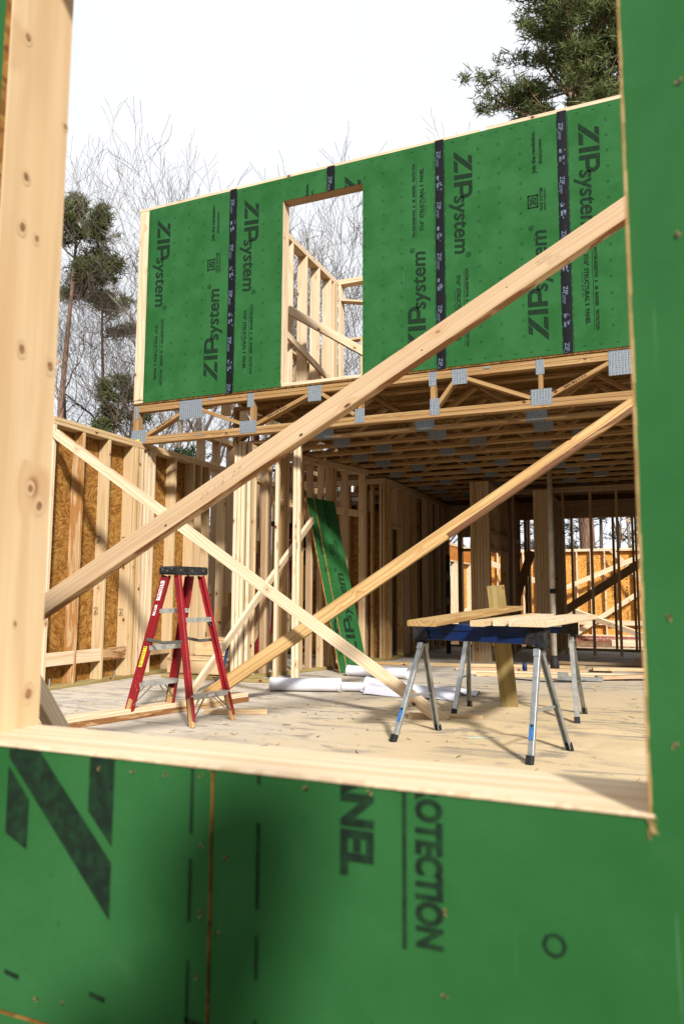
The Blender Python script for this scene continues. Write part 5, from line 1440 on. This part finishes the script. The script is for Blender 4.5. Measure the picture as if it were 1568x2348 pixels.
single('board_offcut', 'offcut', 'thin board lying by the foot of the leaning green sheets', (-3.75, 9.75, .02), (-3.2, 9.9, .02), (0, 1, 0), .1, .03, 'yellow', 'offcuts on the floor')

# steps and stringers at the left
stp = thing('wooden_steps', (-4.9, 7.4, 0), 'two low pine box steps at the foot of the stairs behind the ladder', 'steps')
for (x0, x1, y0, y1, z0, z1) in ((-5.28, -4.52, 7.32, 7.62, .04, .21), (-5.12, -4.52, 7.64, 7.98, .22, .42)):
    mb = MB(); mb.board((x0, y0, (z0 + z1) / 2), (x1, y0, (z0 + z1) / 2), (0, 0, 1), z1 - z0 - .022, .036); mb.build('riser', M['pine'], stp)
    mb = MB(); mb.board((x0 - .03, (y0 + y1) / 2, z1), (x1 + .02, (y0 + y1) / 2, z1), (0, 1, 0), y1 - y0 + .05, .018); mb.build('tread', M['pine'], stp)
    for xx in (x0 + .02, x1 - .02): mb = MB(); mb.board((xx, y0 + .02, (z0 + z1) / 2), (xx, y1, (z0 + z1) / 2), (0, 0, 1), z1 - z0 - .03, .036); mb.build('side', M['pine'], stp)
hboard(stp, (-5.30, 7.26, .02), (-4.5, 7.26, .02), .09, .036, 'treated', 'base_plate')
def stringer(label, x0, y0, z0, n, run, rise, dx, dy):
    t = thing('stair_stringer', (x0, y0, z0), label, 'stair stringer', 'saw-toothed stair stringers')
    d = V3((dx, dy, 0)).normalized(); top = []
    for i in range(n): top += [(i * run, (i + 1) * rise), ((i + 1) * run, (i + 1) * rise)]
    P = [(0, 0)] + top + [(n * run, n * rise - .30), (.18, -.02)]
    tris_up = P
    mb = MB(); nn = V3((-d.y, d.x, 0))
    mb.prism(tris_up, (x0, y0, z0), d, (0, 0, 1), nn, .04); 
    mb.build('board', M['tan'], t)
    for i in range(n):
        k = MB(); a = V3((x0, y0, z0)) + d * (i * run - .02) + V3((0, 0, i * rise + rise / 2))
        k.board(a - nn * .0 - V3((0, 0, rise / 2 - .005)), a + V3((0, 0, rise / 2 - .005)), nn, .085, .034); k.build('block', M['yellow'], t)
stringer('front sawtooth stair stringer rising behind the red ladder', -5.40, 8.0, .02, 9, .185, .19, .03, 1)
stringer('back sawtooth stair stringer behind the front one at the left studs', -4.75, 8.7, .05, 9, .185, .19, .03, 1)
sp = thing('house_wrap_screen', (-5.9, 12.4, 0), 'dark green wrapped panel glimpsed between the left studs above the ladder', 'panel')
mb = MB(); mb.board((-5.2, 11.45, .4), (-5.2, 11.45, 2.05), (1, 0, 0), .7, .02); mb.build('panel', M['roofwrap'], sp)
mb = MB(); mb.board((-5.6, 11.42, 1.72), (-4.8, 11.42, 1.74), (0, 0, 1), .04, .02); mb.build('rail', M['pale'], sp)

# litter on the slab
rs = random.Random(8); mb = MB()
for i in range(240):
    x, y = (rs.uniform(-5.3, 1.4), rs.uniform(3.4, 10.5)) if i % 3 == 0 else (rs.gauss(-1.0, 1.0), rs.gauss(5.6, 1.0)) if i % 3 == 1 else (rs.gauss(-3.6, .8), rs.gauss(5.4, .9))
    a = rs.uniform(0, 3.14); L_ = rs.uniform(.006, .05); d_ = V3((math.cos(a), math.sin(a), 0))
    mb.board(V3((x, y, .003)), V3((x, y, .004)) + d_ * L_ + V3((0, 0, rs.uniform(0, .006))), (0, 0, 1), rs.uniform(.002, .006), rs.uniform(.002, .008), .0005)
tag(mb.build('wood_chips', M['yellow']), 'scattered splinters and wood chips on the dusty slab', 'debris', kind='stuff')
mb = MB()
for i in range(60):
    x, y = rs.uniform(-3.5, 1.0), rs.uniform(4.0, 9.5); a = rs.uniform(0, 3.14); pts = [V3((x, y, .004))]
    for k in range(3): a += rs.uniform(-.7, .7); pts.append(pts[-1] + V3((math.cos(a), math.sin(a), rs.uniform(-.02, .10))) * rs.uniform(.01, .025))
    mb.tube(pts, .0022, 4)
tag(mb.build('dead_twigs', M['bark_dark']), 'small dark twigs and leaf scraps scattered over the slab', 'debris', kind='stuff')
for (x, y, a, l_) in ((-4.06, 5.0, .35, 'folded grey metal strip lying on the slab left of the ladder'), (-.95, 5.05, 2.6, 'curved pale green strip in the sawdust under the near sawhorse')):
    mb = MB(); pts = []
    for k in range(7): pts.append((x + .045 * k * math.cos(a + k * .12), y + .04 * k * math.sin(a + k * .12), .008))
    for k in range(6): mb.board(pts[k], pts[k + 1], (0, .3, 1), .012, .004)
    tag(mb.build('metal_strip', M['galv' if x < -3 else 'strip'], origin=(x, y, 0)), l_, 'strip')

# ================================================================ trees
def bare_tree(label, base, H, r0, mat, seed, lean=(0, 0), spread=.55, depth=5, fork=.35, group='bare winter trees behind the house', kids=(2, 4), twig=1.0, name='bare_tree', tf=.52, top=None):
    rs = random.Random(seed)
    t = thing(name, base, label, 'tree', group)
    tk = MB(); br = MB()
    def grow(p, d, L, r, lv):
        n = 5 if lv < 2 else 3
        pts = [p]; rad = [r]; q = p.copy(); dd = d.copy()
        wob = .035 if lv == 0 else .22
        for k in range(n):
            dd = (dd + V3((rs.gauss(0, wob), rs.gauss(0, wob), rs.gauss(0, wob * .6) + (.05 if lv else 0)))).normalized()
            q = q + dd * (L / n); pts.append(q.copy()); rad.append(max(.0065, r * (1 - (.62 if lv else .5) * (k + 1) / n)))
        (tk if lv == 0 else br).tube(pts, rad, 7 if lv == 0 else 5 if lv == 1 else 3, cap=False)
        if lv >= depth: return
        m = rs.randint(*kids) + (1 if lv == 0 else 0) + (2 if lv == 0 else 0)
        for i in range(m):
            f = rs.uniform(fork if lv == 0 else .25, 1.0) if i else 1.0
            idx = f * n; a = int(min(n - 1, idx)); w = idx - a
            pp_ = pts[a].lerp(pts[a + 1], w); rr = (rad[a] * (1 - w) + rad[a + 1] * w)
            ax = V3((rs.gauss(0, 1), rs.gauss(0, 1), rs.gauss(0, .5))); ax = (ax - dd * ax.dot(dd))
            ax = ax.normalized() if ax.length > .01 else V3((1, 0, 0))
            nd = (dd * (1 - spread * (.6 if i == 0 else 1)) + ax * spread * (.5 if i == 0 else 1.1) + V3((0, 0, .22))).normalized()
            grow(pp_, nd, (L if lv else H * .5) * rs.uniform(.5, .72) * (1.05 if lv == 0 else 1), rr * (rs.uniform(.6, .8) if i == 0 else rs.uniform(.40, .62)), lv + 1)
    d0 = V3((lean[0], lean[1], 1)).normalized()
    grow(V3(base), d0, H * tf, r0, 0)
    if top:                                              # bring the whole tree to its height
        zm = max(v[2] for v in br.v); k = (top - base[2]) / (zm - base[2]); kx = min(k, 1.15)
        for mb_ in (tk, br): mb_.v = [(base[0] + (v[0] - base[0]) * kx, base[1] + (v[1] - base[1]) * kx, base[2] + (v[2] - base[2]) * k) for v in mb_.v]
    tk.build('trunk', mat, t, smooth=True)
    br.build('crown', mat, t, smooth=True)
    return t
def tuft(mb, c, size, rs, n=15, flat_=.7):
    col = rs.random()
    for i in range(n):
        d = V3((rs.gauss(0, 1), rs.gauss(0, 1), rs.gauss(.35, flat_))).normalized()
        s = d.orthogonal().normalized(); s = (s * math.cos(i) + d.cross(s) * math.sin(i))
        L = size * rs.uniform(.6, 1.15); w = size * .075
        o = c + V3((rs.gauss(0, 1), rs.gauss(0, 1), rs.gauss(0, .7))) * size * .32
        mb._add([o - s * w, o + s * w, o + d * L + s * w * .3, o + d * L - s * w * .3], [(0, 1, 2, 3)], None, min(1, max(0, col * .6 + rs.random() * .4)))
def pine(label, base, H, r0, crown0, R_, seed, mat='bark_pine', leaf='needles', nb=46, ts=.55, group='pine trees around the site', lean=(0, 0)):
    rs = random.Random(seed); t = thing('pine_tree', base, label, 'tree', group); b = V3(base)
    pts = []; rad = []
    for k in range(13):
        f = k / 12; pts.append(b + V3((lean[0] * f * H + .25 * math.sin(f * 5 + seed), lean[1] * f * H, H * f))); rad.append(r0 * (1 - .85 * f ** 1.3) + .02)
    tk = MB(); tk.tube(pts, rad, 10, cap=False); tk.build('trunk', M[mat], t, smooth=True)
    lb = MB(); fo = MB()
    for i in range(nb):
        f = crown0 + (1 - crown0) * (i + rs.random()) / nb
        z = f * 12; a_ = int(min(11, z)); p = pts[a_].lerp(pts[a_ + 1], z - a_)
        an = rs.uniform(0, 6.283); u = (f - crown0) / (1 - crown0)
        L = R_ * (math.sin(math.pi * min(1, .25 + u * .80)) ** .8) * rs.uniform(.65, 1.1) + .5
        el = .05 + u * .75 + rs.uniform(-.1, .3)
        d = V3((math.cos(an) * math.cos(el), math.sin(an) * math.cos(el), math.sin(el)))
        q = p.copy(); pp_ = [q.copy()]; rr = [r0 * .22 * (1 - .6 * u) + .02]
        n = 6
        for k in range(n):
            d = (d + V3((rs.gauss(0, .13), rs.gauss(0, .13), rs.gauss(.05, .1)))).normalized(); q = q + d * (L / n); pp_.append(q.copy()); rr.append(rr[0] * (1 - .88 * (k + 1) / n))
            if k >= 1:
                for s_ in range(rs.randint(2, 4)):
                    sd = (d * .5 + V3((rs.gauss(0, .7), rs.gauss(0, .7), rs.gauss(.22, .45)))).normalized(); sl_ = L * rs.uniform(.10, .26)
                    q2 = q + sd * sl_; lb.tube([q, q.lerp(q2, .5) + V3((0, 0, .06)), q2], [rr[-1] * .5 + .008, .012, .006], 3, cap=False)
                    for g_ in range(rs.randint(2, 4)): tuft(fo, q2 + V3((rs.gauss(0, .3), rs.gauss(0, .3), rs.gauss(.05, .2))) * ts, ts * rs.uniform(.7, 1.15), rs)
        lb.tube(pp_, rr, 5, cap=False)
        for g_ in range(3): tuft(fo, q + V3((rs.gauss(0, .3), rs.gauss(0, .3), rs.gauss(0, .2))) * ts, ts, rs)
    lb.build('limbs', M[mat], t, smooth=True); fo.build('crown', M[leaf], t)
    return t
def at_dir(X_over_Y, Y): return X_over_Y * Y
# big pine over the facade at the right; its trunk shows in the back opening
pine('tall pine with a broad airy crown rising behind the upper right of the green wall', (-3.10, 36.2, -.4), 33.0, .34, .60, 4.2, 21, nb=56, ts=.42)
pine('second pine trunk at the far right of the back opening', (-.55, 37.5, -.3), 31.0, .26, .72, 3.0, 5, nb=26, ts=.6)
pine('dark pine top showing just right of the foreground jamb stud', (-24.9, 26.0, .5), 18.6, .17, .76, 1.7, 9, nb=20, ts=.36)
pine('smaller pine bough left of the green wall corner, low behind the left wall', (-22.6, 27.0, .8), 9.6, .08, .72, .9, 14, nb=6, ts=.36)
pine('sparse pine behind the dark forked tree, left', (-26.3, 30.0, .8), 16.5, .12, .82, 1.5, 31, nb=4, ts=.4)
TL = [  # label, x/y ratio, distance, H, r, mat, seed, lean, depth
 ('very dark forked tree behind the left wall', (-26.2, 28.5), 17.0, .30, 'bark_dark', 3, (.035, 0), .62, 5, .72, .92),
 ('slim grey tree standing just left of the green wall corner', (-21.9, 25.5), 21.5, .17, 'bark_mid', 8, (.02, 0), .5, 5, .55, .8),
 ('pale slim trunk close to the foreground jamb stud', (-25.2, 26.0), 22.5, .13, 'bark_grey', 12, (.015, 0), .4, 5, .6, .85),
 ('grey slim trunk between the pale trunk and the dark forked tree', (-25.2, 27.0), 22.5, .14, 'bark_mid', 17, (.02, 0), .45, 5, .55, .8),
 ('tall bare tree with fine twigs above the left end of the green wall', (-21.5, 29.5), 20.5, .2, 'bark_grey', 23, (.03, 0), .42, 5, .4),
 ('bare crown over the first black tape of the green wall', (-18.2, 28.0), 20.3, .2, 'bark_mid', 29, (.0, 0), .40, 5, .45),
 ('bare crown right of the first black tape of the green wall', (-16.0, 28.5), 18.8, .2, 'bark_mid', 37, (.02, 0), .40, 5, .45),
 ('bare leaning tree reaching over the left corner post of the green wall', (-24.2, 31.0), 20.0, .2, 'bark_grey', 41, (.14, 0), .45, 5, .35),
 ('straight bare tree standing left of centre in the upper window hole', (-11.9, 28.0), 19.0, .17, 'bark_grey', 43, (.0, 0), .36, 5, .5),
 ('forked bare tree standing right of centre in the upper window hole', (-11.0, 27.6), 17.6, .18, 'bark_mid', 49, (.03, 0), .42, 5, .45),
 ('bare tree at the left edge of the upper window hole', (-14.3, 29.0), 19.3, .16, 'bark_mid', 53, (.03, 0), .42, 5, .4),
 ('bare tree seen low through the studs of the upper storey', (-13.2, 30.0), 15.5, .16, 'bark_mid', 59, (.0, 0), .45, 5, .4),
 ('pale spotted trunk seen between the studs above the left wall plate', (-10.6, 19.5), 12.0, .20, 'bark_grey', 61, (.02, 0), .4, 5, .5),
 ('thick pale trunk behind the stair side studs', (-9.4, 18.5), 12.0, .22, 'bark_grey', 67, (.02, 0), .4, 5, .5),
 ('knotty bare tree behind the stair side wall', (-11.3, 22.0), 11.0, .16, 'bark_mid', 71, (-.02, 0), .5, 5, .4),
 ('slim bare tree in the tall narrow opening at the back', (-5.2, 31.0), 11.0, .13, 'bark_mid', 73, (.0, 0), .5, 5, .3),
 ('crooked bare tree between the two pine trunks in the back opening', (-1.75, 33.0), 10.0, .12, 'bark_mid', 79, (.05, 0), .55, 5, .25),
 ('pale thin trunk beside the right pine trunk in the back opening', (-.95, 34.0), 12.0, .09, 'bark_grey', 83, (.0, 0), .4, 5, .4),
 ('bare tree in the small transom opening of the rear wall', (-7.3, 31.0), 12.0, .14, 'bark_mid', 89, (.0, 0), .5, 5, .3),
 ('bare tree far left of the rear openings', (-10.2, 33.0), 13.0, .15, 'bark_mid', 97, (.0, 0), .5, 5, .3),
 ('bare tree left of the left pine trunk in the back opening', (-3.9, 35.0), 11.5, .12, 'bark_mid', 101, (.0, 0), .5, 5, .3),
 ('twiggy bare tree low behind the left wall beside the forked tree', (-23.5, 32.0), 13.5, .14, 'bark_mid', 103, (.0, 0), .5, 5, .35),
 ('twiggy bare tree farthest left behind the jamb stud', (-30.2, 33.0), 17.0, .16, 'bark_mid', 107, (.05, 0), .5, 5, .35),
]
TOPS = {-26.2: 16.0, -21.9: 16.5, -25.2: 18.5, -21.5: 22.3, -18.2: 21.2, -16.0: 20.0, -24.2: 21.0, -11.9: 20.2, -11.0: 19.3, -14.3: 17.3, -23.5: 14.5, -30.2: 18.0}
for (lb_, (x, y), H, r, mt, sd_, ln, spd, dp, fk, *tf_) in TL:
    zz = 0.6 if x < -9 else .3
    bare_tree(lb_, (x, y, zz - .6), H * .80, r, M[mt], sd_, ln, spd, dp, fk, kids=(3, 5) if lb_[:6] in ('bare c', 'bare l') else (3, 4) if H > 15 else (2, 4), top=TOPS.get(x), tf=tf_[0] if tf_ else .52)
# evergreen understorey
for i, (x, y, h, lb_) in enumerate(((-2.6, 38.0, 8.5, 'dark evergreen behind the left pine trunk in the back opening'), (.1, 39.0, 7.5, 'dark evergreen behind the right pine trunk in the back opening'), (-6.2, 38.0, 7.0, 'evergreen low in the tall narrow back opening'), (-18.3, 26.0, 7.0, 'evergreen branch mass just left of the truss end'), (-12.8, 26.5, 9.0, 'evergreen showing between the studs above the left wall plate'), (-27.6, 27.0, 9.6, 'evergreen low between the jamb stud and the forked tree'))):
    rs = random.Random(200 + i); t = thing('evergreen_tree', (x, y, -.2), lb_, 'tree', 'evergreens low behind the house')
    tk = MB(); tk.tube([(x, y, -.3), (x + .1, y, h * .5), (x, y, h)], [.12, .08, .02], 6); tk.build('trunk', M['bark_mid'], t)
    lb2 = MB(); fo = MB()
    for k in range(34):
        f = rs.uniform(.12, 1); an = rs.uniform(0, 6.28); L = (1.1 - f) * 2.6 + .3
        p = V3((x, y, h * f)); e = p + V3((math.cos(an) * L, math.sin(an) * L, rs.uniform(-.3, .3)))
        lb2.tube([p, e], [.03, .01], 3, cap=False)
        for s_ in range(7): tuft(fo, p.lerp(e, .25 + .75 * s_ / 6) + V3((rs.gauss(0, .18), rs.gauss(0, .18), rs.gauss(0, .15))), .42, rs, 9, .5)
    lb2.build('limbs', M['bark_mid'], t); fo.build('crown', M['evergreen'], t)
# brush on the leafy slope
rs = random.Random(77); mb = MB()
for i in range(900):
    x, y = rs.uniform(-26, 6), rs.uniform(26, 44); z = -.42 + 2.6 * min(1, max(0, (y - 27) / 22)) ** 1.5 + .7 * min(1, max(0, (-x - 9) / 16)) ** 1.3
    p = V3((x, y, z - .1)); h = rs.uniform(.5, 2.4)
    for k in range(3): mb.tube([p, p + V3((rs.gauss(0, .2), rs.gauss(0, .2), h * .5)), p + V3((rs.gauss(0, .45), rs.gauss(0, .45), h))], [.012, .009, .004], 3, cap=False)
tag(mb.build('brushwood', M['bark_mid']), 'thin leafless brush covering the slope behind the house', 'undergrowth', kind='stuff')
mb = MB()
for i in range(5200):
    x, y = rs.uniform(-24, 6), rs.uniform(25, 42); z = -.42 + 2.6 * min(1, max(0, (y - 27) / 22)) ** 1.5 + .7 * min(1, max(0, (-x - 9) / 16)) ** 1.3
    p = V3((x, y, z + rs.uniform(.0, .12))); a = V3((rs.gauss(0, 1), rs.gauss(0, 1), rs.gauss(0, .7))).normalized() * .09; b_ = a.orthogonal().normalized() * .06
    mb._add([p - a - b_, p + a - b_, p + a + b_, p - a + b_], [(0, 1, 2, 3)])
tag(mb.build('leaf_litter', M['dryleaf']), 'dry brown leaves covering the slope behind the house', 'leaves', kind='stuff')
for i in range(2):
    x = (-.75, -.25)[i]; rs = random.Random(300 + i); mb = MB()
    for k in range(90):
        p = V3((x + rs.gauss(0, .35), 32 + rs.gauss(0, .4), rs.uniform(.9, 5.0))); a = V3((rs.gauss(0, 1), rs.gauss(0, 1), rs.gauss(0, 1))).normalized() * .07; b_ = a.orthogonal().normalized() * .04
        mb._add([p - a - b_, p + a - b_, p + a + b_, p - a + b_], [(0, 1, 2, 3)])
    t = thing('beech_sapling', (x, 32, 0), ('left', 'right')[i] + ' thin sapling keeping dry tan leaves, in the back opening', 'tree', 'saplings with dry leaves')
    tk = MB(); tk.tube([(x, 32, -.2), (x + .1, 32, 2.5), (x, 32, 5.2)], [.04, .03, .01], 5); tk.build('trunk', M['bark_grey'], t); mb.build('crown', M['dryleaf'], t)

# ================================================================ the photographer, outside the view, whose shadow falls on the green sheet
ph = thing('person', (.2, -.35, -.25), 'person in a dark jacket standing outside the opening and holding a camera to it', 'person')
J = {'pel': (.20, -.34, .66), 'spi': (.22, -.32, .90), 'che': (.27, -.27, 1.14), 'nek': (.30, -.24, 1.27), 'hed': (.31, -.20, 1.40), 'top': (.31, -.20, 1.50),
     'shl': (.10, -.22, 1.19), 'ell': (.02, -.30, .98), 'wrl': (-.07, -.14, .91), 'shr': (.43, -.33, 1.19), 'elr': (.36, -.20, .94), 'wrr': (.10, -.13, .90),
     'hpl': (.11, -.33, .60), 'knl': (.09, -.30, .20), 'anl': (.08, -.38, -.19), 'tol': (.05, -.22, -.23), 'hpr': (.29, -.36, .60), 'knr': (.32, -.32, .20), 'anr': (.33, -.42, -.19), 'tor': (.31, -.26, -.23)}
RD = {'pel': .16, 'spi': .15, 'che': .18, 'nek': .055, 'hed': .10, 'top': .08, 'shl': .085, 'ell': .055, 'wrl': .03, 'shr': .065, 'elr': .045, 'wrr': .03, 'hpl': .085, 'knl': .058, 'anl': .04, 'tol': .035, 'hpr': .085, 'knr': .058, 'anr': .04, 'tor': .035}
E_ = [('pel', 'spi'), ('spi', 'che'), ('che', 'nek'), ('nek', 'hed'), ('hed', 'top'), ('che', 'shl'), ('shl', 'ell'), ('ell', 'wrl'), ('che', 'shr'), ('shr', 'elr'), ('elr', 'wrr'), ('pel', 'hpl'), ('hpl', 'knl'), ('knl', 'anl'), ('anl', 'tol'), ('pel', 'hpr'), ('hpr', 'knr'), ('knr', 'anr'), ('anr', 'tor')]
J = {k: (v[0] + .0, v[1], v[2]) if v[2] > .8 and not k.startswith('wr') else v for k, v in J.items()}
ks = list(J); rad_ = [RD[k] for k in ks]; vv = [V3(J[k]) for k in ks]; ee = [(ks.index(a), ks.index(b)) for a, b in E_]
for (wr, sg) in (('wrl', 1), ('wrr', -1)):                 # five fingers on each hand
    w_ = ks.index(wr); p0 = vv[w_]; pi = len(vv); vv.append(p0 + V3((sg * .035, .015, .005))); rad_.append(.022); ee.append((w_, pi))
    for f in range(5):
        b_ = vv[pi] + V3((sg * .02, .012, .030 - f * .016)) if f else vv[pi] + V3((0, -.01, .03))
        for k in range(3):
            vv.append(b_ + V3((sg * .018 * k, .006 * k - .004 * k * k, 0 if f else .012 * k))); rad_.append(.0085)
            ee.append((pi if k == 0 else len(vv) - 2, len(vv) - 1))
r0 = V3(ph['_o'])
me = bpy.data.meshes.new('body'); me.from_pydata([tuple(v - r0) for v in vv], ee, []); bo = bpy.data.objects.new('body', me); COL.objects.link(bo); bo.parent = ph
sk_ = bo.modifiers.new('skin', 'SKIN'); 
if not me.skin_vertices: pass
for i, v in enumerate(me.skin_vertices[0].data):
    v.radius = (rad_[i], rad_[i]); v.use_root = (i == 0)
bo.modifiers.new('sub', 'SUBSURF').levels = 1
me.materials.append(M['cloth'])
mb = MB(); mb.tube([(.31, -.215, 1.36), (.31, -.225, 1.42), (.31, -.215, 1.48), (.31, -.20, 1.53), (.31, -.20, 1.55)], [.06, .098, .10, .07, .01], 12); mb.build('hair', M['bark_dark'], ph, smooth=True)
pc = thing('camera_body', (0, -.1, .9), 'black camera held to the opening by the person', 'camera')
mb = MB(); f_ = _fw; mb.board(V3(EYE) - f_ * .12 + _rt * .0 - _up * .05, V3(EYE) - f_ * .12 + _up * .05, _rt, .13, .05, .01); mb.build('body', M['black'], pc)
mb = MB(); mb.tube([V3(EYE) - f_ * .10, V3(EYE) - f_ * .012], .036, 14); mb.build('lens', M['rubber'], pc)
